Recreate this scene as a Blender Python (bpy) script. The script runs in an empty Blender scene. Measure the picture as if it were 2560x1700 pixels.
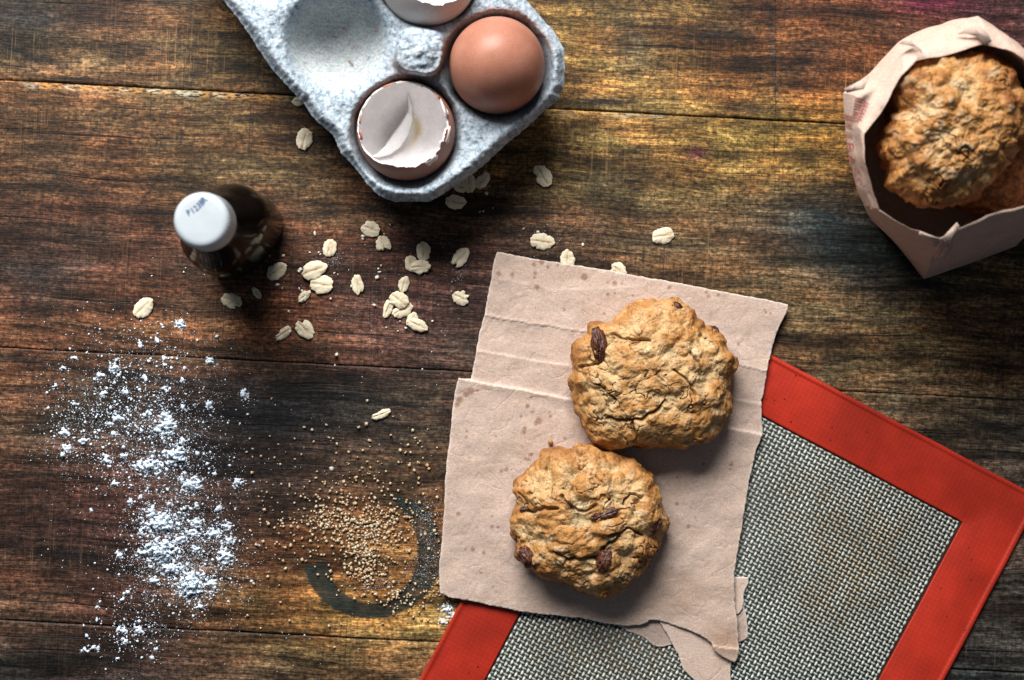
import bpy, math, random
import numpy as np
from mathutils import Vector

# ------------------------------------------------------------------ camera, light
H = 0.70                 # camera height above the table, metres
S = 0.46 / 2560          # metres per photo pixel on the table
sc = bpy.context.scene
C = sc.collection
cam_d = bpy.data.cameras.new('camera')
cam = bpy.data.objects.new('camera', cam_d)
C.objects.link(cam)
cam.location = (0, 0, H)
cam_d.sensor_width = 36.0
cam_d.lens = 36.0 * H / 0.46
cam_d.clip_start = 0.01
cam_d.clip_end = 20.0
cam_d.dof.use_dof = True
cam_d.dof.focus_distance = H - 0.012
cam_d.dof.aperture_fstop = 7.0
sc.camera = cam

world = bpy.data.worlds.new('World')
sc.world = world
world.use_nodes = True
bg = world.node_tree.nodes['Background']
bg.inputs['Color'].default_value = (0.68, 0.82, 1.0, 1)
bg.inputs['Strength'].default_value = 0.085

def area(name, loc, target, sx, sy, power, color):
    d = bpy.data.lights.new(name, 'AREA')
    d.shape = 'RECTANGLE'
    d.size = sx
    d.size_y = sy
    d.energy = power
    d.color = color
    o = bpy.data.objects.new(name, d)
    C.objects.link(o)
    o.location = loc
    o.rotation_euler = (Vector(target) - Vector(loc)).to_track_quat('-Z', 'Y').to_euler()
    return o
# daylight from the window beyond the top of the frame
area('window_light', (-0.27, 1.00, 0.82), (0.0, 0.02, 0.0), 0.95, 0.60, 41.5, (1.0, 0.98, 0.955))

sc.view_settings.view_transform = 'Standard'
sc.view_settings.look = 'None'
sc.view_settings.gamma = 1.0
sc.view_settings.exposure = 0.0
try:
    sc.cycles.max_bounces = 6
    sc.cycles.transmission_bounces = 6
except Exception:
    pass

rng = np.random.RandomState(7)

# ------------------------------------------------------------------ helpers
def P(px, py, z=0.0):
    """a point at height z that stands where photo pixel (px, py) shows it"""
    px = np.asarray(px, float); py = np.asarray(py, float); z = np.asarray(z, float) + 0 * px
    f = S * (H - z) / H
    return np.stack([(px - 1280) * f, (850 - py) * f, z], -1)

def srgb(r, g, b):
    c = np.array([r, g, b], float) / 255.0
    return np.where(c <= 0.04045, c / 12.92, ((c + 0.055) / 1.055) ** 2.4)

_perm = np.random.RandomState(3).permutation(256)
_perm = np.concatenate([_perm, _perm, _perm])
_grad = np.random.RandomState(4).normal(size=(256, 3))
_grad /= np.linalg.norm(_grad, axis=1)[:, None]
def _h(i, j, k):
    return _perm[_perm[_perm[i & 255] + (j & 255)] + (k & 255)]
def noise(p):
    p = np.asarray(p, float)
    i = np.floor(p).astype(int); f = p - i
    u = f * f * f * (f * (f * 6 - 15) + 10)
    out = 0
    for a in (0, 1):
        for b in (0, 1):
            for c in (0, 1):
                g = _grad[_h(i[..., 0] + a, i[..., 1] + b, i[..., 2] + c)]
                d = f - np.array([a, b, c])
                w = (u[..., 0] if a else 1 - u[..., 0]) * (u[..., 1] if b else 1 - u[..., 1]) * (u[..., 2] if c else 1 - u[..., 2])
                out = out + w * (g * d).sum(-1)
    return out * 1.6
def fbm(p, octv=4, gain=0.5):
    p = np.asarray(p, float); o = 0; a = 1.0
    for n in range(octv):
        o = o + a * noise(p + n * 17.3)
        p = p * 2.03; a *= gain
    return o
def worley(p, jit=0.9):
    p = np.asarray(p, float)
    i = np.floor(p).astype(int)
    F1 = np.full(p.shape[:-1], 9.0); F2 = F1.copy(); idc = np.zeros(p.shape[:-1], int)
    for a in (-1, 0, 1):
        for b in (-1, 0, 1):
            for c in (-1, 0, 1):
                q = i + np.array([a, b, c])
                h = _h(q[..., 0], q[..., 1], q[..., 2])
                off = np.stack([_perm[h] / 255., _perm[h + 57] / 255., _perm[h + 131] / 255.], -1) * jit
                d = np.linalg.norm(q + off - p, axis=-1)
                closer = d < F1
                F2 = np.where(closer, F1, np.minimum(F2, d))
                idc = np.where(closer, h, idc)
                F1 = np.where(closer, d, F1)
    return F1, F2, idc
def sstep(a, b, x):
    t = np.clip((x - a) / (b - a), 0, 1)
    return t * t * (3 - 2 * t)
def mix(a, b, t):
    t = np.asarray(t)[..., None]
    return np.asarray(a) * (1 - t) + np.asarray(b) * t

def mk(name, V, F, mat, parent=None, origin=None, attrs=None, smooth=True, link=True):
    """one mesh object; V (n,3) in world space, F a list of face index arrays"""
    V = np.asarray(V, float).reshape(-1, 3)
    if isinstance(F, np.ndarray): F = [F]
    F = [np.asarray(f, int) for f in F if len(f)]
    if origin is None:
        origin = parent.location if parent is not None else (0, 0, 0)
    o3 = np.array(origin, float)
    me = bpy.data.meshes.new(name)
    me.vertices.add(len(V))
    me.vertices.foreach_set('co', (V - o3).astype(np.float32).ravel())
    nl = sum(f.size for f in F); nf = sum(len(f) for f in F)
    me.loops.add(nl); me.polygons.add(nf)
    me.loops.foreach_set('vertex_index', np.concatenate([f.ravel() for f in F]).astype(np.int32))
    starts = []; s = 0
    for f in F:
        starts.append(s + np.arange(len(f)) * f.shape[1]); s += f.size
    me.polygons.foreach_set('loop_start', np.concatenate(starts).astype(np.int32))
    me.update(calc_edges=True)
    me.validate()
    if smooth:
        me.polygons.foreach_set('use_smooth', np.ones(len(me.polygons), bool))
    for k, v in (attrs or {}).items():
        v = np.asarray(v, float)
        if v.ndim == 2:
            at = me.attributes.new(k, 'FLOAT_COLOR', 'POINT')
            at.data.foreach_set('color', np.concatenate([v, np.ones((len(v), 1))], 1).astype(np.float32).ravel())
        else:
            at = me.attributes.new(k, 'FLOAT', 'POINT')
            at.data.foreach_set('value', v.astype(np.float32))
    me.materials.append(mat)
    o = bpy.data.objects.new(name, me)
    C.objects.link(o)
    if parent is not None:
        o.parent = parent
    else:
        o.location = Vector(origin)
    return o

def tag(o, label=None, cat=None, group=None, kind=None):
    if label: o['label'] = label
    if cat: o['category'] = cat
    if group: o['group'] = group
    if kind: o['kind'] = kind
    return o
def thing(name, loc, label, cat, group=None):
    o = bpy.data.objects.new(name, None)
    o.empty_display_size = 0.01
    C.objects.link(o)
    o.location = Vector([float(a) for a in loc])
    return tag(o, label, cat, group)

def grid_faces(nu, nv, wrap=False):
    """quads of an nu x nv vertex grid (index = i*nv + j), wrapping in j if asked"""
    i, j = np.meshgrid(np.arange(nu - 1), np.arange(nv if wrap else nv - 1), indexing='ij')
    j2 = (j + 1) % nv
    return np.stack([i * nv + j, i * nv + j2, (i + 1) * nv + j2, (i + 1) * nv + j], -1).reshape(-1, 4)

def inside(px, py, poly):
    poly = np.asarray(poly, float); r = np.zeros(px.shape, bool)
    x0, y0 = poly[-1]
    for x1, y1 in poly:
        c = ((y1 > py) != (y0 > py))
        with np.errstate(divide='ignore', invalid='ignore'):
            xi = (x0 - x1) * (py - y1) / (y0 - y1) + x1
        r ^= c & (px < xi)
        x0, y0 = x1, y1
    return r
def nearest(px, py, poly):
    poly = np.asarray(poly, float); best = np.full(px.shape, 1e9); bx = px.copy(); by = py.copy()
    x0, y0 = poly[-1]
    for x1, y1 in poly:
        dx, dy = x1 - x0, y1 - y0
        t = np.clip(((px - x0) * dx + (py - y0) * dy) / (dx * dx + dy * dy + 1e-9), 0, 1)
        qx, qy = x0 + t * dx, y0 + t * dy
        d = np.hypot(px - qx, py - qy); m = d < best
        best = np.where(m, d, best); bx = np.where(m, qx, bx); by = np.where(m, qy, by)
        x0, y0 = x1, y1
    return best, bx, by
def ragged(poly, step=6, amp=2.0, seed=0.0, closed=True):
    """resample an outline and roughen it like a torn edge"""
    poly = np.asarray(poly, float); out = []
    n = len(poly)
    for i in range(n):
        a, b = poly[i], poly[(i + 1) % n]
        m = max(1, int(np.hypot(*(b - a)) / step))
        for k in range(m):
            out.append(a + (b - a) * k / m)
    out = np.array(out)
    t = np.arange(len(out)) * step
    q = np.stack([out[:, 0] / 14, out[:, 1] / 14, np.full(len(out), seed)], 1)
    out[:, 0] += amp * fbm(q, 3, 0.7)
    out[:, 1] += amp * fbm(q + 51.7, 3, 0.7)
    return out
def field(poly, step):
    """vertex grid cut to a pixel outline; boundary vertices are pulled onto it"""
    poly = np.asarray(poly, float)
    x = np.arange(poly[:, 0].min() - step, poly[:, 0].max() + 2 * step, step)
    y = np.arange(poly[:, 1].min() - step, poly[:, 1].max() + 2 * step, step)
    X, Y = np.meshgrid(x, y, indexing='ij')
    cx, cy = X[:-1, :-1] + step / 2, Y[:-1, :-1] + step / 2
    keep = inside(cx, cy, poly)
    nv = X.shape[1]
    i, j = np.nonzero(keep)
    Q = np.stack([i * nv + j, i * nv + j + 1, (i + 1) * nv + j + 1, (i + 1) * nv + j], -1)
    cnt = np.bincount(Q.ravel(), minlength=X.size)
    used = np.nonzero(cnt)[0]
    remap = -np.ones(X.size, int); remap[used] = np.arange(len(used))
    px, py = X.ravel()[used], Y.ravel()[used]
    edge = cnt[used] < 4
    bd, bx, by = nearest(px[edge], py[edge], poly)
    px[edge] = bx; py[edge] = by
    Q = remap[Q]
    # boundary edges, directed
    E = np.concatenate([Q[:, [0, 1]], Q[:, [1, 2]], Q[:, [2, 3]], Q[:, [3, 0]]])
    key = set(map(tuple, E.tolist()))
    B = np.array([e for e in key if (e[1], e[0]) not in key])
    Q = Q[:, ::-1]           # pixel y runs down: flip to face up
    return px, py, Q, B, edge
def sheet(name, poly, step, zf, thick, mat, parent, attrs_f=None, drop=None):
    px, py, Q, B, edge = field(poly, step)
    z = zf(px, py)
    top = P(px, py, z)
    at = attrs_f(px, py, z) if attrs_f else {}
    # the underside follows at the sheet's thickness
    bot = top.copy(); bot[:, 2] -= thick
    n = len(top)
    side = np.stack([B[:, 0], B[:, 1], B[:, 1] + n, B[:, 0] + n], -1)
    at = {k: np.concatenate([v, v]) for k, v in at.items()}
    return mk(name, np.concatenate([top, bot]), [Q, Q[:, ::-1] + n, side], mat, parent, attrs=at)

# ------------------------------------------------------------------ materials
class NT:
    def __init__(self, name):
        self.m = bpy.data.materials.new(name); self.m.use_nodes = True
        self.t = self.m.node_tree; self.n = self.t.nodes; self.l = self.t.links
        self.b = self.n['Principled BSDF']
        self._tc = None
    def set(self, sock, v):
        if isinstance(v, bpy.types.NodeSocket): self.l.new(v, sock)
        elif isinstance(v, (tuple, list, np.ndarray)) and len(v) == 3 and sock.type == 'RGBA': sock.default_value = (*[float(a) for a in v], 1)
        else: sock.default_value = v
    def P(self, **k):
        for a, v in k.items():
            self.set(self.b.inputs[a.replace('_', ' ')], v)
    def obj(self):
        if not self._tc: self._tc = self.n.new('ShaderNodeTexCoord')
        return self._tc.outputs['Object']
    def map(self, v=None, scale=(1, 1, 1), rot=(0, 0, 0), loc=(0, 0, 0)):
        n = self.n.new('ShaderNodeMapping'); self.l.new(v or self.obj(), n.inputs['Vector'])
        n.inputs['Scale'].default_value = scale; n.inputs['Rotation'].default_value = rot; n.inputs['Location'].default_value = loc
        return n.outputs['Vector']
    def noise(self, v=None, scale=100., detail=4., rough=0.6, dist=0.0, out='Fac'):
        n = self.n.new('ShaderNodeTexNoise'); self.l.new(v or self.obj(), n.inputs['Vector'])
        n.inputs['Scale'].default_value = scale; n.inputs['Detail'].default_value = detail
        n.inputs['Roughness'].default_value = rough; n.inputs['Distortion'].default_value = dist
        return n.outputs[out]
    def vor(self, v=None, scale=100., feature='F1', out='Distance'):
        n = self.n.new('ShaderNodeTexVoronoi'); self.l.new(v or self.obj(), n.inputs['Vector'])
        n.feature = feature; n.inputs['Scale'].default_value = scale
        return n.outputs[out]
    def attr(self, name, out='Color'):
        n = self.n.new('ShaderNodeAttribute'); n.attribute_name = name
        return n.outputs[out]
    def math(self, op, a, b=0.0, clamp=False):
        n = self.n.new('ShaderNodeMath'); n.operation = op; n.use_clamp = clamp
        self.set(n.inputs[0], a); self.set(n.inputs[1], b)
        return n.outputs[0]
    def ramp(self, x, a, b, lo=0.0, hi=1.0):
        n = self.n.new('ShaderNodeMapRange'); n.interpolation_type = 'SMOOTHSTEP'
        self.set(n.inputs[0], x)
        for i, v in enumerate((a, b, lo, hi)): n.inputs[i + 1].default_value = v
        return n.outputs[0]
    def mix(self, f, a, b, mode='MIX'):
        n = self.n.new('ShaderNodeMix'); n.data_type = 'RGBA'; n.blend_type = mode
        self.set(n.inputs[0], f); self.set(n.inputs[6], a); self.set(n.inputs[7], b)
        return n.outputs[2]
    def gray(self, x):
        n = self.n.new('ShaderNodeCombineColor')
        for i in range(3): self.set(n.inputs[i], x)
        return n.outputs[0]
    def scale(self, col, f):
        n = self.n.new('ShaderNodeVectorMath'); n.operation = 'SCALE'
        self.set(n.inputs[0], col); self.set(n.inputs['Scale'], f)
        return n.outputs[0]
    def bump(self, h, strength=0.5, dist=0.001, normal=None):
        n = self.n.new('ShaderNodeBump'); self.l.new(h, n.inputs['Height'])
        n.inputs['Strength'].default_value = strength; n.inputs['Distance'].default_value = dist
        if normal: self.l.new(normal, n.inputs['Normal'])
        self.l.new(n.outputs[0], self.b.inputs['Normal'])
        return n.outputs[0]

def wood_mat():
    m = NT('weathered_wood')
    tilt = math.radians(2.9)
    warp = m.noise(scale=9, detail=2, out='Color')
    sub = m.n.new('ShaderNodeVectorMath'); sub.operation = 'MULTIPLY_ADD'
    m.l.new(warp, sub.inputs[0]); sub.inputs[1].default_value = (0.0, 0.012, 0); m.l.new(m.obj(), sub.inputs[2])
    v = m.map(sub.outputs[0], rot=(0, 0, tilt))
    big = m.noise(m.map(v, scale=(9, 130, 1)), 1.0, 4, 0.6)
    med = m.noise(m.map(v, scale=(35, 620, 1)), 1.0, 4, 0.7)
    fine = m.noise(m.map(v, scale=(170, 1700, 1)), 1.0, 3, 0.75)
    mott = m.noise(v, 520, 4, 0.75)
    patch = m.noise(m.map(v, scale=(16, 45, 1)), 1.0, 3, 0.6)
    cross = m.noise(m.map(v, scale=(900, 26, 1), rot=(0, 0, 0.06)), 1.0, 3, 0.75)
    # multiplicative grain, mean about one
    g = m.ramp(big, 0.34, 0.66, 0.42, 1.65)
    g = m.math('MULTIPLY', g, m.ramp(med, 0.32, 0.66, 0.50, 1.52))
    g = m.math('MULTIPLY', g, m.ramp(fine, 0.32, 0.66, 0.42, 1.60))
    g = m.math('MULTIPLY', g, m.ramp(mott, 0.33, 0.67, 0.42, 1.62))
    spk = m.noise(m.map(v, scale=(330, 620, 1), loc=(2, 7, 1)), 1.0, 4, 0.8)
    g = m.math('MULTIPLY', g, m.ramp(spk, 0.34, 0.62, 0.45, 1.40))
    g = m.math('MULTIPLY', g, m.ramp(patch, 0.32, 0.68, 0.45, 1.65))
    g = m.math('MULTIPLY', g, m.ramp(cross, 0.30, 0.70, 0.86, 1.16))
    crack = m.ramp(m.noise(m.map(v, scale=(7, 480, 1), loc=(3, 1, 0)), 1.0, 3, 0.55), 0.30, 0.365, 0.18, 1.0)
    g = m.math('MULTIPLY', g, crack)
    base = m.attr('col')
    hue = m.noise(m.map(v, scale=(25, 60, 1), loc=(9, 4, 2)), 1.0, 3, 0.6)
    warm = m.mix(m.ramp(hue, 0.35, 0.65), (0.90, 1.03, 1.02), (1.13, 0.98, 0.88))
    col = m.mix(1.0, base, warm, 'MULTIPLY')
    col = m.scale(col, g)
    # knife scratches, pale and nearly across the grain
    def lines(sx, sy, rot, loc, lo, hi):
        return m.ramp(m.noise(m.map(v, scale=(sx, sy, 1), rot=(0, 0, rot), loc=loc), 1.0, 2, 0.5), lo, hi)
    sl = m.math('MAXIMUM', m.math('MAXIMUM', lines(1100, 14, 0.10, (5, 2, 0), 0.60, 0.68), lines(1000, 18, -0.33, (1, 8, 0), 0.62, 0.70)), lines(900, 16, 0.42, (4, 3, 0), 0.64, 0.72))
    zone = m.math('ADD', m.attr('scratch', 'Fac'), m.math('MULTIPLY', m.ramp(m.noise(v, 13, 2, 0.5), 0.52, 0.70), 0.35), True)
    brk = m.ramp(m.noise(v, 240, 3, 0.6), 0.38, 0.58, 0.15, 1.0)
    sm = m.math('MULTIPLY', m.math('MULTIPLY', sl, zone), m.math('MULTIPLY', brk, 0.62))
    col = m.mix(sm, col, m.mix(0.25, m.scale(base, 3.0), (0.48, 0.30, 0.14)))
    dl = m.math('MULTIPLY', m.math('MULTIPLY', lines(950, 12, 0.05, (9, 6, 0), 0.60, 0.68), m.ramp(m.noise(v, 17, 2, 0.5), 0.48, 0.62)), 0.65)
    col = m.mix(dl, col, (0.012, 0.012, 0.013))
    # pale worn edge of a board
    wear = m.math('MULTIPLY', m.attr('wear', 'Fac'), m.ramp(m.noise(m.map(v, scale=(300, 900, 1)), 1.0, 3, 0.7), 0.42, 0.60))
    wcol = m.mix(m.ramp(m.noise(v, 55, 2), 0.42, 0.6), (0.75, 0.36, 0.09), (0.72, 0.66, 0.45))
    col = m.mix(wear, col, wcol)
    # ring left by a wet pot
    ring = m.ramp(m.math('ADD', m.attr('ring', 'Fac'), m.math('MULTIPLY', m.math('SUBTRACT', med, 0.5), 1.1)), 0.42, 0.62)
    rc = m.mix(m.ramp(m.math('MULTIPLY', fine, m.ramp(m.noise(v, 60, 3), 0.3, 0.7, 0.7, 1.3)), 0.3, 0.7), (0.005, 0.008, 0.008), (0.026, 0.034, 0.028))
    col = m.mix(m.math('MULTIPLY', ring, m.ramp(m.noise(v, 45, 3, 0.6), 0.3, 0.6, 0.72, 0.96)), col, rc)
    m.P(Base_Color=col, Roughness=m.ramp(med, 0.3, 0.7, 0.45, 0.65), Specular_IOR_Level=0.22)
    hgt = m.math('ADD', m.math('ADD', m.math('MULTIPLY', med, 0.6), m.math('MULTIPLY', fine, 0.5)), m.math('MULTIPLY', crack, 0.6))
    m.bump(hgt, 0.55, 0.0006)
    return m.m

def flat_mat(name, col, rough=0.6, bump=None, var=0.0, vscale=300, **k):
    m = NT(name)
    c = col
    if var:
        f = m.ramp(m.noise(scale=vscale, detail=4), 0.3, 0.7, 1 - var, 1 + var)
        c = m.scale(m.mix(0.0, col, col), f)
    m.P(Base_Color=c, Roughness=rough, **k)
    if bump: m.bump(m.noise(scale=bump[0], detail=4), bump[1], bump[2])
    return m.m
def attr_mat(name, rough=0.6, var=0.15, vscale=600, bump=(900, 0.4, 0.0003), spec=0.3, **k):
    m = NT(name)
    f = m.ramp(m.noise(scale=vscale, detail=4, rough=0.7), 0.3, 0.7, 1 - var, 1 + var)
    m.P(Base_Color=m.scale(m.attr('col'), f), Roughness=rough, Specular_IOR_Level=spec, **k)
    if bump: m.bump(m.noise(scale=bump[0], detail=5, rough=0.7), bump[1], bump[2])
    return m.m

M_wood = wood_mat()
M_void = flat_mat('gap_black', (0.006, 0.005, 0.004), 0.9)

# ------------------------------------------------------------------ the table top: boards with joints
SL = 0.052
SEAMS = [(200, 'a'), (868, 'b'), (1549, 'c')]
anch = [
 (0,40,52,48,44),(280,40,78,54,40),(560,60,88,68,44),(0,150,120,92,64),(280,150,128,96,66),(520,160,112,86,54),
 (1450,40,132,98,52),(1640,30,112,84,48),(1780,60,100,74,44),(1860,90,105,74,42),(2000,30,130,76,44),(2150,60,95,58,38),(2300,20,78,38,44),(2520,40,70,45,46),
 (1450,180,140,108,58),(1650,180,126,92,50),(1800,190,132,88,48),(1935,150,62,42,30),(2040,120,122,76,44),(2100,210,128,78,38),(2200,60,90,60,40),
 (0,300,128,88,56),(280,300,124,88,58),(560,300,104,76,48),(640,330,96,72,46),(1450,320,142,112,66),(1620,350,138,106,58),(1750,340,138,108,56),(2050,350,142,108,46),(1900,350,134,104,50),
 (0,430,98,66,46),(280,440,96,66,44),(560,430,88,70,46),(1200,480,100,78,48),(1500,430,126,98,54),(1800,430,120,88,48),(2050,440,118,88,50),
 (0,560,82,54,42),(200,560,86,56,42),(350,640,82,54,42),(90,680,42,42,44),(720,480,104,76,50),(760,560,98,64,44),(900,660,84,54,42),(1200,560,80,56,50),(1400,560,92,68,52),
 (1500,560,98,76,54),(1800,570,104,80,54),(2030,560,50,58,60),(2120,640,46,54,50),(2040,760,96,76,52),(2250,800,92,72,48),(2450,820,96,72,46),(1900,700,100,78,52),
 (0,760,94,62,46),(300,760,92,60,44),(700,760,96,62,44),(1000,760,94,58,50),(1140,740,92,60,54),
 (0,850,106,70,48),(400,850,124,84,54),(700,850,116,76,52),(1000,850,92,64,58),(1150,860,78,62,54),(2200,900,104,82,56),(2500,900,100,76,52),(2050,860,96,74,50),
 (0,960,104,74,54),(100,1050,84,64,50),(330,960,70,54,46),(600,990,34,32,34),(720,1020,24,26,30),(850,1010,50,44,42),(1050,1000,84,68,56),(760,1090,30,30,32),(950,1110,56,46,42),(2400,1030,76,64,52),(2560,1130,62,52,46),(2250,1010,92,74,54),
 (0,1200,88,62,48),(150,1250,66,40,34),(300,1100,64,48,42),(330,1280,56,36,32),(620,1180,52,40,38),(800,1190,74,56,48),(1000,1210,104,78,54),(700,1270,56,42,38),(1080,1150,100,76,56),
 (0,1400,82,54,42),(300,1400,62,40,34),(640,1400,84,56,42),(850,1360,130,84,50),(1000,1350,136,92,52),(960,1430,138,94,50),(600,1300,66,46,38),
 (100,1330,40,34,34),(0,1520,90,64,48),(300,1530,70,46,38),(640,1510,104,74,46),(800,1550,140,104,56),(1000,1550,158,122,68),(1100,1560,152,116,64),
 (0,1620,52,46,42),(300,1630,52,38,34),(640,1650,80,62,48),(1000,1640,102,80,58),(1100,1700,86,68,54),(300,1720,44,36,34),
 (2480,1540,56,48,44),(2560,1400,64,54,48),(2450,1680,42,42,42),(2300,1200,70,60,50),(1500,1200,80,60,45),(1800,1400,80,60,45),(1000,200,100,75,50),(2400,500,90,70,50),(2500,300,90,65,50)]
anch = np.array(anch, float)
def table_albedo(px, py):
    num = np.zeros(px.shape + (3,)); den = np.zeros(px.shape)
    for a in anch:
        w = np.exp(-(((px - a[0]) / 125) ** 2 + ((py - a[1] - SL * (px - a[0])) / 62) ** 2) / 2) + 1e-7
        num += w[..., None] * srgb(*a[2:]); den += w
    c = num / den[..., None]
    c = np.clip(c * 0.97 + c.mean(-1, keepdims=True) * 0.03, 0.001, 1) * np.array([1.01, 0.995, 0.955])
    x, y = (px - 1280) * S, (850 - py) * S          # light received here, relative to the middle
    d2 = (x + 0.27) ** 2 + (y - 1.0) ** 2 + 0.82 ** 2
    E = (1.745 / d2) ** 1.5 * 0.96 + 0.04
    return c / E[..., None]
def blob(px, py, x, y, rx, ry, rot=0.0):
    c, s = math.cos(rot), math.sin(rot)
    dx, dy = px - x, py - y
    u, v = (dx * c + dy * s) / rx, (-dx * s + dy * c) / ry
    return np.exp(-(u * u + v * v))
def line_mask(px, py, pts, w):
    pts = np.asarray(pts, float); best = np.full(px.shape, 1e9)
    for a, b in zip(pts[:-1], pts[1:]):
        d = b - a
        t = np.clip(((px - a[0]) * d[0] + (py - a[1]) * d[1]) / (d @ d), 0, 1)
        best = np.minimum(best, np.hypot(px - a[0] - t * d[0], py - a[1] - t * d[1]))
    return np.clip(1 - best / w, 0, 1)
GAIN = 0.64
table = thing('table_top', (0, 0, 0), None, None)
table['kind'] = 'structure'
def board(y_of_top, y_of_bottom, x0, x1, seed, step=6.0):
    xs = np.arange(x0, x1 + step, step)
    n = len(xs)
    nz = noise(np.stack([xs / 90, xs * 0 + seed, xs * 0], 1)) * 1.2 + noise(np.stack([xs / 500, xs * 0 + seed, xs * 0 + 3], 1)) * 2.5
    ga = {868: 0.15}.get(y_of_top, 0.6); gb = {868: 0.15}.get(y_of_bottom, 0.6)
    yt = y_of_top + SL * xs + ga + nz
    yb = y_of_bottom + SL * xs - gb + noise(np.stack([xs / 90, xs * 0 + seed + 1, xs * 0], 1)) * 1.2 + noise(np.stack([xs / 500, xs * 0 + seed + 1, xs * 0 + 3], 1)) * 2.5
    ny = int((y_of_bottom - y_of_top) / step)
    t = np.linspace(0, 1, ny)
    t = np.concatenate([[0, 0.0], [0.004], t[1:-1], [0.996], [1, 1.0]])
    zz = np.zeros(len(t)); zz[[0, -1]] = -0.02; zz[[1, -2]] = -0.0007
    Y = yt[:, None] * (1 - t) + yb[:, None] * t
    X = np.repeat(xs[:, None], len(t), 1)
    V = np.stack([(X - 1280) * S, (850 - Y) * S, np.repeat(zz[None], n, 0)], -1)
    V[..., 2] += np.where(zz[None] > -0.001, 0.00012 * noise(np.stack([X / 260, Y / 60, X * 0 + seed], -1)), 0)
    px, py = X.ravel(), Y.ravel()
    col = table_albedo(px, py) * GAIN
    # blue-green, purple and black stains
    w = 1 + 0.5 * fbm(np.stack([px / 60, py / 30, px * 0 + 3], -1), 3)
    def st(c, amt):
        nonlocal col
        col = mix(col, np.array(c), np.clip(amt * w, 0, 0.95))
    st((0.012, 0.020, 0.024), 0.9 * blob(px, py, 2060, 560, 95, 60, 0.2) + 0.6 * blob(px, py, 2180, 680, 120, 60, 0.3))
    st((0.10, 0.006, 0.035), 0.8 * blob(px, py, 1740, 382, 26, 12, -0.1))
    st((0.05, 0.004, 0.020), 0.6 * blob(px, py, 2330, 8, 110, 30))
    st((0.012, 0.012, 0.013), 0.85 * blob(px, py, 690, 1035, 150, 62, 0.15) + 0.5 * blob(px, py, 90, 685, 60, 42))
    st((0.012, 0.011, 0.011), 0.8 * line_mask(px, py, [(-50, 880), (200, 922), (450, 955), (700, 968), (1135, 1030), (1300, 1040)], 15))
    st((0.010, 0.009, 0.009), 0.8 * line_mask(px, py, [(0, 1360), (120, 1380), (260, 1395)], 15))
    st((0.012, 0.011, 0.011), 0.7 * line_mask(px, py, [(2120, 1010), (2260, 1030), (2400, 1035), (2600, 1110)], 9))
    st((0.010, 0.012, 0.014), 0.75 * line_mask(px, py, [(20, 118), (90, 150), (160, 168)], 11) + 0.7 * blob(px, py, 60, 50, 120, 34, 0.1))
    st((0.012, 0.014, 0.016), 0.75 * blob(px, py, 1800, 88, 75, 13) + 0.7 * blob(px, py, 1870, 272, 60, 12) + 0.7 * blob(px, py, 1520, 255, 90, 13)
       + 0.75 * line_mask(px, py, [(1925, 20), (1928, 90), (1936, 190), (1942, 240)], 12))
    st((0.03, 0.045, 0.035), 0.5 * blob(px, py, 1580, 110, 70, 60, 0.9) + 0.4 * blob(px, py, 1560, 450, 120, 40))
    st((0.011, 0.010, 0.010), 0.7 * line_mask(px, py, [(580, 1262), (740, 1308), (800, 1320)], 9))
    st((0.006, 0.006, 0.007), 0.5 * blob(px, py, 40, 1700, 200, 60))
    # worn pale patches and dark curved marks of the old board
    wn = np.clip(0.5 + 1.1 * fbm(np.stack([px / 34, py / 13, px * 0 + 11], -1), 4, 0.7), 0, 1.6)
    pale = (1.0 * blob(px, py, 75, 160, 110, 22, 0.2) + 0.9 * blob(px, py, 230, 172, 90, 18, 0.1) + 0.9 * blob(px, py, 410, 120, 70, 50, 0.4) + 0.8 * blob(px, py, 490, 190, 70, 24) + 0.5 * blob(px, py, 320, 300, 130, 14)
            + 0.6 * blob(px, py, 1950, 130, 28, 160, 0.05) + 0.5 * blob(px, py, 1900, 10, 60, 14) + 0.5 * blob(px, py, 1560, 330, 140, 20) + 0.5 * blob(px, py, 2030, 250, 90, 26, -0.2) + 0.5 * blob(px, py, 600, 800, 160, 16)
            + 0.5 * blob(px, py, 1030, 1590, 140, 20) + 0.35 * blob(px, py, 2350, 940, 160, 14) + 0.3 * blob(px, py, 1750, 690, 90, 40, 1.2))
    col = col * (1 + 0.6 * np.clip(pale, 0, 1) * wn)[:, None]
    dk = (line_mask(px, py, [(20, 112), (60, 132), (105, 158)], 9) + line_mask(px, py, [(110, 145), (140, 155), (175, 166)], 10) + 0.8 * line_mask(px, py, [(330, 108), (400, 124), (470, 138)], 5)
          + 0.7 * line_mask(px, py, [(0, 160), (120, 190), (290, 205)], 5) + 0.7 * blob(px, py, 335, 135, 60, 16) + 0.6 * blob(px, py, 140, 330, 90, 9) + 0.6 * blob(px, py, 210, 320, 60, 6)
          + 0.8 * line_mask(px, py, [(1900, 0), (1960, 40), (2060, 20), (2200, 40)], 12) + 0.6 * blob(px, py, 2030, 160, 80, 50) + 0.7 * line_mask(px, py, [(1500, 60), (1700, 70), (1880, 60)], 8)
          + 0.6 * line_mask(px, py, [(0, 1180), (200, 1190), (380, 1210)], 6) + 0.6 * line_mask(px, py, [(0, 1485), (250, 1478), (420, 1490)], 6) + 0.6 * line_mask(px, py, [(400, 1576), (700, 1590), (1080, 1600)], 5)
          + 0.6 * line_mask(px, py, [(1680, 405), (1800, 392), (1850, 380)], 6) + 0.5 * blob(px, py, 1450, 400, 140, 8) + 0.5 * blob(px, py, 2200, 800, 200, 9) + 0.5 * blob(px, py, 150, 770, 260, 8))
    st((0.011, 0.010, 0.010), np.clip(dk, 0, 1) * 0.8)
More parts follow.
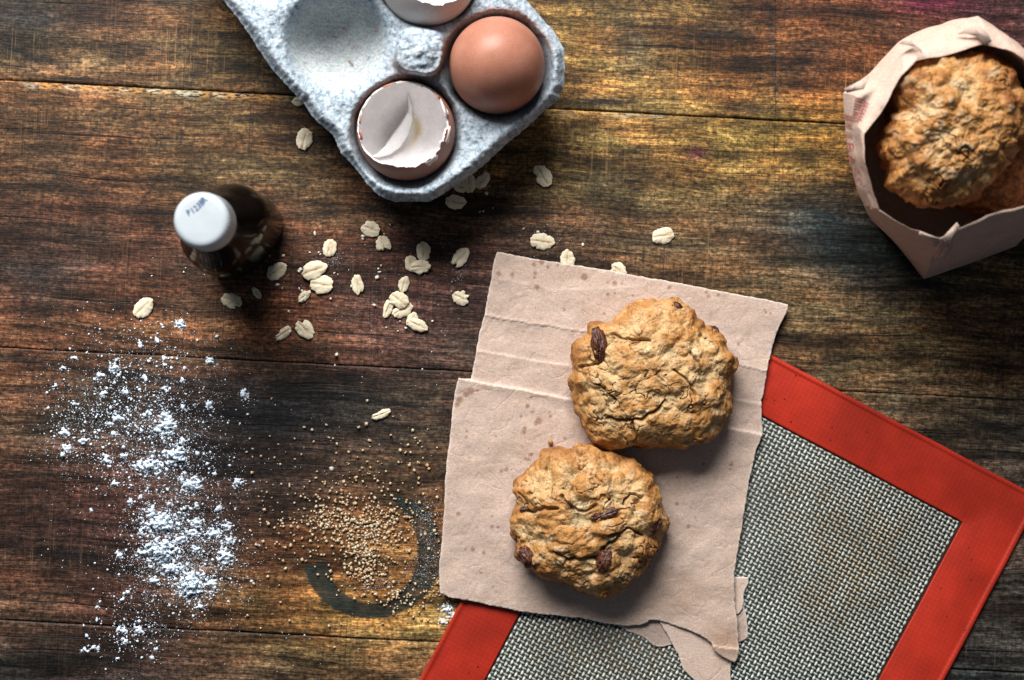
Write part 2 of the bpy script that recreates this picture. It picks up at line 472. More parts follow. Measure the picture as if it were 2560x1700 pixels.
    mott_ = fbm(np.stack([px / 85, py / 30, px * 0 + seed * 5], -1), 4, 0.6)
    col = col * np.clip(1 + 0.55 * mott_, 0.4, 1.9)[:, None]
    # seam dark rims
    d_t = (py - (y_of_top + SL * px)); d_b = ((y_of_bottom + SL * px) - py)
    st((0.008, 0.007, 0.007), (0.0 if y_of_bottom == 868 else 1.0) * (0.5 * np.exp(-(d_b / 7) ** 2) + 0.3 * np.exp(-(d_t / 4) ** 2)) * sstep(-0.5, 0.5, noise(np.stack([px / 130, py * 0 + seed, px * 0], -1))))
    wear = np.zeros(len(px))
    if y_of_top == 200:
        wear = np.exp(-((d_t - 9) / 8) ** 2) * (sstep(20, 120, px) * (1 - sstep(640, 760, px)) + 0.55 * sstep(1380, 1420, px) * (1 - sstep(1620, 1760, px))) * 0.9
    # ring stain
    ang = np.degrees(np.arctan2(-(py - 1382), px - 932))          # 0 = right, 90 = up
    rr = np.hypot((px - 932) / 0.99, py - 1382)
    r0 = 145 + 3 * np.sin(np.radians(ang * 2))
    half = 27 + 7 * np.cos(np.radians(2 * ang))
    arc = 1 - sstep(62, 84, np.where(ang > -20, ang, -999)) 
    arc = np.where((ang > 84) & (ang < 176), 0, arc)
    arc = np.where((ang <= -150) | (ang >= 176), np.where(np.where(ang < 0, ang + 360, ang) > 190, 1.0, 0.0), arc)
    half = np.where((ang > 30) & (ang < 90), half * (1 - 0.6 * sstep(30, 80, ang)), half)
    ring = np.clip(1.45 - np.abs(rr - r0) / np.maximum(half, 1), 0, 1) * arc
    scr = np.zeros(len(px))
    for (cx, cy, sx, sy, k) in ((1760, 670, 100, 80, 1), (1700, 200, 120, 120, .6), (120, 1400, 130, 170, .6), (480, 130, 170, 90, 1), (620, 770, 140, 90, .5), (900, 850, 190, 60, .5),
                                (2450, 1600, 90, 80, .6), (30, 130, 70, 80, .8), (2180, 180, 90, 100, .8), (1500, 350, 140, 130, .6), (60, 300, 150, 90, .5), (300, 640, 120, 70, .4), (2300, 900, 150, 70, .4)):
        scr = np.maximum(scr, k * blob(px, py, cx, cy, sx, sy))
    V = V.reshape(-1, 3)
    b = mk('board', V, grid_faces(n, len(t)), M_wood, table, attrs={'col': np.clip(col, 0.002, 1), 'ring': ring, 'wear': wear, 'scratch': scr}, smooth=False)
    b.data.flip_normals() if b.data.polygons[len(b.data.polygons) // 2].normal.z < 0 else None
    return b
board(-475, 200, -400, 1936, 1)
board(-475, 200, 1937.5, 2960, 1)
board(200, 868, -400, 2960, 2)
board(868, 1549, -400, 2960, 3)
board(1549, 2220, -400, 2960, 4)
gv = np.array([[-.3, -.27, -.021], [.3, -.27, -.021], [.3, .27, -.021], [-.3, .27, -.021]])
gl = np.concatenate([gv, gv + [0, 0, .0185]])
mk('dark_gap_backing', gl + [0, 0, 0], np.array([[3, 2, 1, 0], [4, 5, 6, 7], [0, 1, 5, 4], [1, 2, 6, 5], [2, 3, 7, 6], [3, 0, 4, 7]]) , M_void, table, smooth=False).location.z = -0.002  # black slab added under the boards to keep the gaps dark

# ------------------------------------------------------------------ silicone baking mat
e1 = np.array([0.883, 0.469]); e2 = np.array([-0.469, 0.883])
O = np.array([1578., 701.]); MW, ML, BW = 1160., 1640., 145.
def matpt(u, v, z):
    u = np.asarray(u, float); v = np.asarray(v, float)
    return P(O[0] + e1[0] * u + e2[0] * v, O[1] + e1[1] * u + e2[1] * v, z)
M_red = NT('red_silicone')
mv = M_red.map(scale=(1, 1, 1), rot=(0, 0, math.radians(28)))
def wv(axis):
    n = M_red.n.new('ShaderNodeTexWave'); n.wave_type = 'BANDS'; n.bands_direction = axis
    M_red.l.new(mv, n.inputs['Vector']); n.inputs['Scale'].default_value = 150; n.inputs['Distortion'].default_value = 0.6
    return n.outputs['Fac']
mw = M_red.math('ADD', M_red.math('MULTIPLY', M_red.math('ADD', wv('X'), wv('Y')), 0.25), M_red.math('MULTIPLY', M_red.noise(scale=2500, detail=3), 0.5))
rv = M_red.ramp(M_red.noise(scale=30, detail=4), 0.3, 0.7, 0.74, 1.16)
pit = M_red.ramp(M_red.vor(scale=210), 0.07, 0.12)
M_red.P(Base_Color=M_red.mix(M_red.math('MULTIPLY', M_red.math('SUBTRACT', 1.0, pit), M_red.ramp(M_red.noise(scale=26), 0.48, 0.58)), M_red.scale(M_red.mix(M_red.ramp(M_red.noise(scale=3000), 0.35, 0.65), (0.37, 0.020, 0.008), (0.48, 0.030, 0.012)), rv), (0.05, 0.008, 0.006)),
        Roughness=0.55, Specular_IOR_Level=0.3)
M_red.bump(mw, 0.35, 0.00025)
M_yarn = attr_mat('glass_yarn', rough=0.45, var=0.22, vscale=900, bump=None, spec=0.4)
M_core = flat_mat('mat_core', (0.036, 0.034, 0.027), 0.35, var=0.4, vscale=260)
mo = P(O[0] + e1[0] * MW / 2 + e2[0] * ML / 2, O[1] + e1[1] * MW / 2 + e2[1] * ML / 2, 0.0)
bmat = thing('baking_mat', mo, 'rectangular baking mat with red border and grey woven mesh lying under the torn brown paper', 'baking mat')
# frame: profile swept round the rectangle with mitred corners
prof = [(0.0, 0.0003), (0.0, 0.0011), (1.5, 0.0016), (9, 0.0017), (12, 0.0013), (15, 0.0012), (22, 0.0013), (BW - 4, 0.0013), (BW, 0.0011), (BW, 0.0003)]
ns = 60
Vf = []
for off, z in prof:
    c = [(off, off), (MW - off, off), (MW - off, ML - off), (off, ML - off)]
    ring_p = []
    for a in range(4):
        p, q = np.array(c[a]), np.array(c[(a + 1) % 4])
        for k in range(ns): ring_p.append(p + (q - p) * k / ns)
    ring_p = np.array(ring_p)
    wob = 1.3 * noise(np.stack([ring_p[:, 0] / 160, ring_p[:, 1] / 160, ring_p[:, 0] * 0], 1)) if off < 20 or off > 100 else 0
    Vf.append(matpt(ring_p[:, 0] + wob, ring_p[:, 1] + wob, z))
Vf = np.array(Vf)
mk('border', Vf.reshape(-1, 3), grid_faces(len(prof), 4 * ns, True), M_red.m, bmat)
cc = np.array([matpt(a, b, z) for z in (0.0003, 0.0006) for a, b in ((BW - 1, BW - 1), (MW - BW + 1, BW - 1), (MW - BW + 1, ML - BW + 1), (BW - 1, ML - BW + 1))])
mk('mesh_backing', cc, np.array([[0, 1, 2, 3], [7, 6, 5, 4], [0, 4, 5, 1], [1, 5, 6, 2], [2, 6, 7, 3], [3, 7, 4, 0]]), M_core, bmat, smooth=False)
pitch = 11.4
def yarns(n_thr, n_cell, along_v, width, parity, amp, base_z, lum):
    Vs, Fs, Cs = [], [], []
    seg = 4
    k = np.arange(n_cell * seg + 1)
    t = k / seg
    jit = rng.normal(size=(n_thr,)) * 0.35
    cross = np.array([(-1, -0.00012), (-0.45, 0.0), (0.45, 0.0), (1, -0.00012)])
    base = 0
    for i in range(n_thr):
        s = np.cos(np.pi * (t + parity + i))            # +1 on top
        zc = base_z + amp * s
        w = width * (0.82 + 0.18 * s) * (1 + 0.08 * noise(np.stack([t * 0.7, t * 0 + i, t * 0], 1)))
        cen = BW + (i + 0.5) * pitch + jit[i] + 0.8 * noise(np.stack([t / 9, t * 0 + i / 5, t * 0 + 3], 1))
        a = BW + (t + 0.5) * pitch
        a = np.clip(a, BW - 2, None)
        for cx, dz in cross:
            if along_v: Vs.append(matpt(cen + cx * w, a, zc + dz))
            else: Vs.append(matpt(a, cen + cx * w, zc + dz))
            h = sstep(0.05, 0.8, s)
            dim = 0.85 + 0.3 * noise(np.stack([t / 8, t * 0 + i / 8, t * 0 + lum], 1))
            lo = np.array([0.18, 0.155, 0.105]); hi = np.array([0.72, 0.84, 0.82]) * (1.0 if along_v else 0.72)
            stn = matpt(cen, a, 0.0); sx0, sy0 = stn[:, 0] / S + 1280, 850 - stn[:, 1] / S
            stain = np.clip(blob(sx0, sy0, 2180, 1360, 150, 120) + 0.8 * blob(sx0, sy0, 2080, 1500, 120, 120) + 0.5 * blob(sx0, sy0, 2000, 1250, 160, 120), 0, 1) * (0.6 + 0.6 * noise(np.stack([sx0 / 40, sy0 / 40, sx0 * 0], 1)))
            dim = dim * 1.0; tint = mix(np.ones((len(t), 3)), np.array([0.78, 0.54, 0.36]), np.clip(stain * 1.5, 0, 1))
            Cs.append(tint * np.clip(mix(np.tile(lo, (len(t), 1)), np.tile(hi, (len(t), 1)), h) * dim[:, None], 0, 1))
        m = len(t)
        for c in range(3):
            j = np.arange(m - 1)
            q = np.stack([base + c * m + j, base + (c + 1) * m + j, base + (c + 1) * m + j + 1, base + c * m + j + 1], -1)
            Fs.append(q if along_v else q[:, ::-1])
        base += 4 * m
    return np.concatenate(Vs), np.concatenate(Fs), np.concatenate(Cs)
nu_, nv_ = int((MW - 2 * BW) / pitch), int((ML - 2 * BW) / pitch)
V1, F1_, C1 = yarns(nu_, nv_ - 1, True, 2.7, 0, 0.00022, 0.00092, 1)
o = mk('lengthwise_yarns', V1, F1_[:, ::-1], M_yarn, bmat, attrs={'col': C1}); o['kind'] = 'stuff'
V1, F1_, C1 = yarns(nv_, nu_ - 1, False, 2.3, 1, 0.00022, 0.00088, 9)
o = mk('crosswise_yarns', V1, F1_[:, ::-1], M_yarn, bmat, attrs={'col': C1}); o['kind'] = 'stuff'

# ------------------------------------------------------------------ torn brown paper
def Z4(x, y): return (1060 + x / 2.512, 600 + y / 2.512)
def Z5(x, y): return (1060 + x / 2.512, 1080 + y / 2.512)
main_poly = [(1243, 629), (1330, 646), (1420, 660), (1500, 672), (1600, 691), (1700, 708), (1800, 728), (1900, 746), (1972, 762), (1965, 785), (1948, 815), (1936, 850), (1928, 880), (1918, 925), (1912, 965),
    (1904, 1000), (1903, 1030), (1906, 1065), (1907, 1084), (1898, 1105), (1889, 1130), (1880, 1170), (1872, 1207), (1866, 1240), (1862, 1271), (1857, 1305), (1850, 1345), (1842, 1390), (1836, 1430), (1836, 1470), (1838, 1518),
    (1843, 1550), (1845, 1578), (1847, 1620), (1845, 1640), (1838, 1657), (1815, 1648), (1791, 1631), (1783, 1618), (1778, 1607), (1765, 1597), (1751, 1589), (1724, 1576), (1694, 1566), (1667, 1557), (1645, 1551), (1623, 1549),
    (1617, 1558), (1590, 1563), (1560, 1565), (1510, 1558), (1458, 1546), (1380, 1538), (1307, 1530), (1240, 1516), (1179, 1503), (1124, 1494), (1100, 1482), (1098, 1450), (1097, 1418), (1104, 1359), (1110, 1279), (1112, 1220),
    (1116, 1160), (1124, 1102), (1132, 1018), (1138, 978), (1146, 945), (1177, 947), (1191, 879), (1197, 839), (1211, 787), (1227, 700), (1235, 650)]
M_paper = NT('brown_paper')
grain = M_paper.noise(scale=1500, detail=4, rough=0.75)
fib = M_paper.noise(M_paper.map(scale=(500, 1600, 500), rot=(0, 0, 0.4)), 1.0, 4, 0.7)
pc = M_paper.attr('col')
pf = M_paper.math('MULTIPLY', M_paper.ramp(grain, 0.3, 0.7, 0.80, 1.16), M_paper.ramp(fib, 0.3, 0.7, 0.90, 1.09))
cloud = M_paper.ramp(M_paper.noise(scale=85, detail=3), 0.3, 0.7)
pcol = M_paper.mix(M_paper.math('MULTIPLY', cloud, 0.35), pc, M_paper.mix(1.0, pc, (0.92, 0.84, 0.74), 'MULTIPLY'))
speck = M_paper.ramp(M_paper.vor(scale=260), 0.05, 0.08, 0.25, 1.0)
speck = M_paper.math('MAXIMUM', speck, M_paper.ramp(M_paper.noise(scale=60, detail=1), 0.62, 0.55))
M_paper.P(Base_Color=M_paper.scale(M_paper.scale(pcol, pf), speck), Roughness=0.75, Specular_IOR_Level=0.2)
crk = M_paper.math('ABSOLUTE', M_paper.math('SUBTRACT', M_paper.noise(scale=70, detail=2, rough=0.5, dist=0.4), 0.5))
crk = M_paper.ramp(crk, 0.0, 0.05)
M_paper.bump(M_paper.math('ADD', M_paper.math('ADD', grain, fib), M_paper.math('MULTIPLY', crk, 0.9)), 0.42, 0.00026)
PAPER = np.array([0.55, 0.42, 0.35])
creases = [  # polyline, width px, height mm (ridge), step mm
    ([(1140, 944), (1300, 974), (1434, 1000), (1620, 1036), (1808, 1067), (1912, 1087)], 5, 0.75, 0.35),
    ([(1205, 787), (1320, 808), (1500, 836), (1700, 880), (1840, 912), (1925, 931)], 4, 0.55, -0.25),
    ([(1190, 876), (1300, 895), (1440, 918), (1640, 955), (1824, 994), (1912, 1012)], 4, 0.35, 0.12),
    ([(1222, 698), (1300, 708), (1380, 728), (1560, 722), (1617, 716), (1622, 700)], 7, 0.40, -0.1),
    ([(1780, 1615), (1812, 1619), (1850, 1623)], 4, 0.5, 0.2)]
spots = [(1247, 684, 8), (1281, 686, 7), (1335, 661, 7), (1354, 655, 8), (1370, 668, 6), (1338, 683, 6), (1336, 693, 5), (1343, 718, 8), (1461, 692, 11), (1537, 708, 8), (1554, 709, 4), (1520, 706, 4), (1519, 736, 6),
    (1537, 733, 3), (1673, 718, 7), (1771, 741, 6), (1766, 731, 4), (1796, 738, 5), (1847, 860, 5), (1582, 739, 4), (1915, 781, 4), (1926, 783, 4), (1911, 776, 3), (1395, 662, 4), (1410, 774, 5), (1511, 784, 4),
    (1177, 978, 12), (1165, 985, 9), (1149, 1000, 11), (1143, 1012, 8), (1193, 976, 5), (1329, 993, 4), (1319, 1015, 7), (1331, 1030, 5), (1347, 1052, 11), (1341, 1058, 8), (1376, 1041, 5), (1302, 1041, 5), (1312, 1070, 6), (1311, 1080, 7),
    (1412, 1096, 5), (1167, 1078, 4), (1165, 1091, 5), (1240, 1091, 4), (1374, 1031, 4), (1254, 1177, 6), (1266, 1173, 7), (1327, 1137, 6), (1314, 1147, 5), (1322, 1149, 5), (1329, 1136, 5), (1146, 1284, 7), (1230, 1317, 7),
    (1245, 1318, 5), (1230, 1291, 4), (1183, 1373, 7), (1210, 1383, 6), (1164, 1373, 4), (1202, 1432, 5), (1693, 1260, 6), (1721, 1316, 6), (1828, 1162, 6), (1826, 1172, 4), (1694, 1193, 4), (1757, 1160, 5), (1232, 1468, 3), (1240, 1480, 3),
    (1330, 1215, 3), (1560, 1130, 4), (1680, 1420, 3), (1624, 1416, 3), (1849, 1109, 3), (1378, 1090, 3)]
def crease_z(px, py):
    z = np.zeros(px.shape); lite = np.zeros(px.shape)
    for pts, w, hgt, stp in creases:
        pts = np.array(pts, float); best = np.full(px.shape, 1e9); side = np.zeros(px.shape)
        wob = 2.2 * fbm(np.stack([px / 45, py / 45, px * 0 + hgt * 9], -1), 2)
        for a, b in zip(pts[:-1], pts[1:]):
            d = b - a; L2 = d @ d
            t = np.clip(((px - a[0]) * d[0] + (py + wob - a[1]) * d[1]) / L2, 0, 1)
            dd = np.hypot(px - a[0] - t * d[0], py + wob - a[1] - t * d[1])
            sd = np.sign((py + wob - a[1]) * d[0] - (px - a[0]) * d[1])
            m = dd < best
            best = np.where(m, dd, best); side = np.where(m, sd, side)
        var = 0.75 + 0.5 * noise(np.stack([px / 60, py / 60, px * 0 + 7], -1))
        z += hgt * var * np.exp(-np.where(side > 0, best / (2.6 * w), best / (1.1 * w)) ** 1.2)
        z += stp * np.where(side > 0, 1, -1) * np.exp(-best / 90)
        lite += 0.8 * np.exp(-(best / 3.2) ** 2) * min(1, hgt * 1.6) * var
    return z * 0.001, lite
def paper_z(px, py, base=0.0031):
    zc, _ = crease_z(px, py)
    over = sstep(0, 40, (px - O[0]) * e2[0] + (py - O[1]) * e2[1]) * 0.0004
    und = 0.0008 * noise(np.stack([px / 150, py / 150, px * 0], -1)) + 0.0004 * noise(np.stack([px / 45, py / 45, px * 0 + 4], -1)) + 0.00016 * np.abs(noise(np.stack([px / 20, py / 20, px * 0 + 14], -1)))
    return np.maximum(base + over + zc + und, 0.0026)
main_r = ragged(main_poly, 5, 1.5, 1.0)
# the machine-cut top edge is straight, the other edges are torn
d_main = lambda px, py: nearest(px, py, main_r)[0]
def paper_attrs(px, py, z):
    d = d_main(px, py)
    _, lite = crease_z(px, py)
    col = np.tile(PAPER, (len(px), 1))
    col = col * (1 + 0.06 * noise(np.stack([px / 120, py / 120, px * 0 + 2], -1)))[:, None]
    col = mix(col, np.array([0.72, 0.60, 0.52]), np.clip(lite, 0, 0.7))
    torn = np.exp(-(d / 4.0) ** 2) * (0.5 + 0.5 * noise(np.stack([px / 10, py / 10, px * 0], -1)))
    col = mix(col, np.array([0.78, 0.68, 0.60]), np.clip(torn, 0, 0.8))
    sp = np.zeros(len(px))
    for x, y, r in spots:
        sp = np.maximum(sp, (1 - sstep(r * 0.55, r * 1.05, np.hypot(px - x, py - y) + 1.0 * noise(np.stack([px / 6, py / 6, px * 0 + x], -1)))))
    col = mix(col, np.array([0.25, 0.135, 0.085]), sp * 0.72)
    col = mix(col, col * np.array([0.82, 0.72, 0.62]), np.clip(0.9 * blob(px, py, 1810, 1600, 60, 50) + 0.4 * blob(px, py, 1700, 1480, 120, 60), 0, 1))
    return {'col': col}
paper = thing('torn_paper', P(1480, 1100, 0.0), 'torn and creased brown paper sheet speckled with grease spots, under the two big cookies', 'paper')
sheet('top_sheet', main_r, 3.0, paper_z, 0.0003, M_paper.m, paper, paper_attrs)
def ply(poly, z0, z1, tint, seed, name='torn_ply', slope=None):
    r = ragged(poly, 5, 1.8, seed)
    def zf(px, py):
        return z0 + z1 * noise(np.stack([px / 50, py / 50, px * 0 + seed], -1)) + (slope(px, py) if slope else 0)
    def at(px, py, z):
        d = nearest(px, py, r)[0]
        col = np.tile(PAPER * tint, (len(px), 1))
        return {'col': mix(col, np.array([0.76, 0.68, 0.62]), np.clip(np.exp(-(d / 4) ** 2) * 0.7, 0, 1))}
    return sheet(name, r, 3.0, zf, 0.00025, M_paper.m, paper, at)
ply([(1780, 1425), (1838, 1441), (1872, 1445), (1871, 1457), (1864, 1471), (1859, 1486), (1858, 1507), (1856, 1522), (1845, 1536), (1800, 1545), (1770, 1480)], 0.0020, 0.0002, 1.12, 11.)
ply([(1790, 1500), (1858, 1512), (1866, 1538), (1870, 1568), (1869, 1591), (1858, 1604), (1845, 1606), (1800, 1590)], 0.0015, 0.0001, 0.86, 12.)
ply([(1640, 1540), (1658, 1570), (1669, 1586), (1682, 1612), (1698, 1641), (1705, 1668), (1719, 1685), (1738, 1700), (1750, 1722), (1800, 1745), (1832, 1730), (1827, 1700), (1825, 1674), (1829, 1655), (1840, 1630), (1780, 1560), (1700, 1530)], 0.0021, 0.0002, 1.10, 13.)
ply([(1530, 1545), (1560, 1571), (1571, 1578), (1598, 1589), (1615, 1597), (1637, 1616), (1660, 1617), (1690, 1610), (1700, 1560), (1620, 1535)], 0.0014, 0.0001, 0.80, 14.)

# ------------------------------------------------------------------ cookies
M_cookie = NT('baked_oat_dough')
cn = M_cookie.noise(scale=1400, detail=5, rough=0.75)
cn2 = M_cookie.noise(scale=420, detail=4, rough=0.65)
pore = M_cookie.ramp(M_cookie.vor(scale=620), 0.10, 0.26, 0.35, 1.0)
pore = M_cookie.math('MAXIMUM', pore, M_cookie.ramp(M_cookie.noise(scale=130, detail=2), 0.56, 0.47))
cf = M_cookie.math('MULTIPLY', M_cookie.ramp(cn, 0.28, 0.72, 0.68, 1.28), M_cookie.ramp(cn2, 0.3, 0.7, 0.82, 1.16))
M_cookie.P(Base_Color=M_cookie.scale(M_cookie.scale(M_cookie.attr('col'), cf), pore), Roughness=M_cookie.ramp(cn2, 0.3, 0.7, 0.42, 0.7), Specular_IOR_Level=0.35,
           Subsurface_Weight=0.0)
M_cookie.bump(M_cookie.math('ADD', M_cookie.math('MULTIPLY', cn2, 0.9), M_cookie.math('ADD', M_cookie.math('MULTIPLY', cn, 0.5), M_cookie.math('MULTIPLY', pore, 0.5))), 0.75, 0.0007)
M_raisin = NT('raisin_skin')
rn = M_raisin.noise(M_raisin.map(scale=(1, 1, 1)), 700, 4, 0.7, 1.0)
M_raisin.P(Base_Color=M_raisin.mix(M_raisin.ramp(rn, 0.4, 0.65), (0.020, 0.007, 0.005), (0.20, 0.055, 0.020)), Roughness=0.32, Specular_IOR_Level=0.6)
M_raisin.bump(rn, 0.8, 0.0006)

def cookie_surface(outline, z0, h, seed, tilt=(0, 0), nth=420, nph=230, smoothc=False, brown=0.0, rough=1.0, cracks=(), mounds=()):
    outline = np.array(outline, float)
    zr = z0 + 0.3 * h
    W = P(outline[:, 0], outline[:, 1], zr)[:, :2]
    cen = W.mean(0) * 0.5 + (W.max(0) + W.min(0)) * 0.25
    D = W - cen
    th = np.arctan2(D[:, 1], D[:, 0]); rad = np.hypot(D[:, 0], D[:, 1])
    o = np.argsort(th); th, rad = th[o], rad[o]
    thg = np.linspace(-np.pi, np.pi, nth, endpoint=False)
    R = np.interp(thg, np.concatenate([th - 2 * np.pi, th, th + 2 * np.pi]), np.tile(rad, 3))
    phi = np.linspace(0.002, 1, nph) * math.radians(118)
    PH, TH = np.meshgrid(phi, thg, indexing='ij')
    RR = np.repeat(R[None], nph, 0)
    rbar = R.mean()
    e = np.clip(np.sin(PH), 0, 1) ** 0.92
    blend = sstep(0.15, 0.95, e)
    Rl = rbar * (1 - blend) + RR * blend
    r = Rl * e
    z = h * (0.32 + 0.68 * np.sign(np.cos(PH)) * np.abs(np.cos(PH)) ** 0.9)
    z = np.where(PH > math.pi / 2, h * (0.32 + 0.68 * np.cos(PH)), z)
    p = np.stack([r * np.cos(TH), r * np.sin(TH), z], -1)
    n = np.stack([np.sin(PH) * np.cos(TH), np.sin(PH) * np.sin(TH), 1.5 * np.cos(PH)], -1)
    n /= np.linalg.norm(n, axis=-1)[..., None]
    q = p * 1000.0 + seed * 31.0          # millimetres
    wq = q + 1.6 * np.stack([noise(q / 5), noise(q / 5 + 40), noise(q / 5 + 80)], -1)
    big = fbm(q / 13, 3, 0.5)
    f1, f2, id1 = worley(wq / np.array([9.0, 8.0, 8.0]))
    g1, g2, id2 = worley(wq / np.array([4.6, 3.6, 4.2]) + 9)
    k1, k2, id3 = worley(wq / 1.6 + 3)
    crackn = np.abs(fbm(wq / 11 + 7, 3, 0.6))
    crack = (1 - sstep(0.0, 0.060, crackn)) * sstep(-0.1, 0.35, noise(q / 16 + 21))
    lump = (0.55 - f1 ** 1.4) * 3.4
    sm = (0.5 - g1) * 1.0
    ti = (0.5 - k1) * 0.42
    d = rough * (1.9 * big + lump + sm + ti - 2.3 * crack + 0.25 * fbm(q / 1.4, 3, 0.6))
    # the broad mounds and the long splits this cookie shows
    fz = (H - z0 - 0.75 * h) / H * S
    qx = (p[..., 0] + cen[0]) / fz + 1280; qy = 850 - (p[..., 1] + cen[1]) / fz
    wx = qx + 5 * noise(q / 3 + 60); wy = qy + 5 * noise(q / 3 + 70)
    mnd = np.zeros(PH.shape); split = np.zeros(PH.shape)
    for mx, my, ma, mb, mr, mh in mounds:
        c_, s_ = math.cos(mr), math.sin(mr)
        uu = ((wx - mx) * c_ + (wy - my) * s_) / ma; vv = (-(wx - mx) * s_ + (wy - my) * c_) / mb
        g_ = 1 - sstep(0.55, 1.1, np.sqrt(uu * uu + vv * vv))
        mnd = np.maximum(mnd, g_ * mh)
    for pl, wdt in cracks:
        split = np.maximum(split, line_mask(wx, wy, pl, wdt))
    up = np.cos(PH) > -0.1
    d = d * (1 - 0.35 * np.clip(mnd, 0, 1)) + up * (1.3 * mnd - 2.4 * split ** 0.8)
    # flat oat flakes showing at the surface
    rs = np.random.RandomState(int(seed) + 100)
    fl = np.zeros(PH.shape); flc = np.zeros(PH.shape)
    xy = p[..., :2] * 1000
    for i in range(0 if smoothc else 42):
        a = rs.rand() * 6.283; rr_ = rbar * 1000 * math.sqrt(rs.rand()) * 0.97
        c = np.array([math.cos(a), math.sin(a)]) * rr_
        al = rs.rand() * 3.14; L, Wd = 2.2 + rs.rand() * 1.3, 1.4 + rs.rand() * 0.8
        dx, dy = xy[..., 0] - c[0], xy[..., 1] - c[1]
        u = (dx * math.cos(al) + dy * math.sin(al)) / L; v_ = (-dx * math.sin(al) + dy * math.cos(al)) / Wd
        m = 1 - sstep(0.72, 1.05, np.sqrt(u * u + v_ * v_) + 0.12 * noise(q / 1.2 + i))
        m = m * (np.cos(PH) > -0.1)
        fl = np.maximum(fl, m * (1 - 0.35 * np.exp(-(v_ / 0.16) ** 2))); flc = np.maximum(flc, m * (0.4 + 0.6 * rs.rand()))
    d = d + 0.42 * fl
    if smoothc:
        d = 0.8 * big + 0.35 * fbm(q / 3, 4, 0.6) - 0.7 * crack
    under = sstep(0.95, 1.0, PH / math.radians(118))
    p = p + n * (d * 0.001)[..., None] * (1 - under[..., None])
    p[..., 2] = np.maximum(p[..., 2], 0.0002 * 0 + np.where(under > 0.5, 0, 0.0003))
    # colours
    edge = sstep(0.62, 1.0, e) 
    low = sstep(math.radians(70), math.radians(105), PH)
    pale = np.array([0.60, 0.385, 0.18]); gold = np.array([0.46, 0.215, 0.062]); brn = np.array([0.23, 0.078, 0.018]); crumb = np.array([0.42, 0.34, 0.19])
    t = 0.44 + 0.42 * noise(q / 9 + 5) + 0.3 * noise(q / 4 + 15) + 0.13 * np.clip(d, -2, 3) + 0.36 * edge ** 2 + brown
    col = mix(np.broadcast_to(pale, p.shape), gold, sstep(0.30, 0.85, t))
    col = mix(col, brn, sstep(0.82, 1.45, t + 0.25 * low))
    tips = sstep(0.25, 0.5, 0.55 - g1) * sstep(0.2, 1.2, d) * ((id2 % 5) == 0)
    col = mix(col, brn * 1.3, 0.55 * tips)
    col = mix(col, crumb, 0.65 * sstep(0.15, -0.8, d) * (1 - edge) * sstep(-0.4, 0.4, noise(q / 12 + 33)))
    col = mix(col, np.array([0.72, 0.58, 0.36]), 0.5 * flc * (1 - 0.6 * edge))
    col = mix(col, gold * 0.95, 0.55 * np.clip(mnd, 0, 1) * (0.6 + 0.4 * noise(q / 3)))
    col = mix(col, brn * 0.6, np.clip(0.5 * crack + 0.75 * split, 0, 0.9))  # shade of the cracks and splits painted in as dark brown
    if smoothc:
        col = mix(np.broadcast_to(np.array([0.30, 0.125, 0.042]), p.shape), np.array([0.13, 0.045, 0.015]), sstep(-0.3, 0.5, fbm(q / 3, 4, 0.7)))
    if tilt != (0, 0):
        ax, ay = tilt
        p[..., 2] += p[..., 0] * ax + p[..., 1] * ay
    p = p + np.array([cen[0], cen[1], z0])
    nr, nt = p.shape[:2]
    V = p.reshape(-1, 3); colr = col.reshape(-1, 3)
    top_c = p[0].mean(0); bot_c = p[-1].mean(0)
    V = np.concatenate([V, [top_c, bot_c]]); colr = np.concatenate([colr, [colr[0], colr[-1]]])
    F = grid_faces(nr, nt, True)[:, ::-1]
    j = np.arange(nt); j2 = (j + 1) % nt; n0 = nr * nt
    capt = np.stack([np.full(nt, n0), j, j2], -1)
    capb = np.stack([np.full(nt, n0 + 1), (nr - 1) * nt + j2, (nr - 1) * nt + j], -1)
    return V, [F, capt, capb], colr, p, np.array([cen[0], cen[1], z0])
def surf_z(p, x, y):
    d = (p[..., 0] - x) ** 2 + (p[..., 1] - y) ** 2 + np.where(np.arange(p.shape[0])[:, None] > p.shape[0] * 0.80, 1, 0)
    i = np.unravel_index(np.argmin(d), d.shape)
    return p[i][2]
def raisin(parent, p, px, py, L, Wd, ang, seed, sink=0.35, hz=None):
    """wrinkled raisin pressed into the dough"""
    x, y, _ = P(px, py, 0.018 if hz is None else hz)
    z = surf_z(p, x, y)
    x, y, _ = P(px, py, z)
    nt, nph = 40, 22
    ph = np.linspace(0.05, math.pi - 0.05, nph); th = np.linspace(0, 2 * np.pi, nt, endpoint=False)
    PH, TH = np.meshgrid(ph, th, indexing='ij')
    v = np.stack([np.sin(PH) * np.cos(TH), np.sin(PH) * np.sin(TH), np.cos(PH)], -1)
    a = L * S / 2 * 0.96; b = Wd * S / 2 * 0.96
    wr = 1 + 0.24 * noise(v * np.array([1.2, 4.5, 3.5]) + seed) - 0.26 * np.abs(noise(v * np.array([1.0, 7, 5]) + seed * 2))
    v = v * wr[..., None] * np.array([a, b, min(a, b) * 0.85])
    c, s = math.cos(-ang), math.sin(-ang)
    v = np.stack([v[..., 0] * c - v[..., 1] * s, v[..., 0] * s + v[..., 1] * c, v[..., 2]], -1)
    v = v + np.array([x, y, z - sink * min(a, b)])
    return mk('raisin', v.reshape(-1, 3), grid_faces(nph, nt, True)[:, ::-1], M_raisin.m, parent)

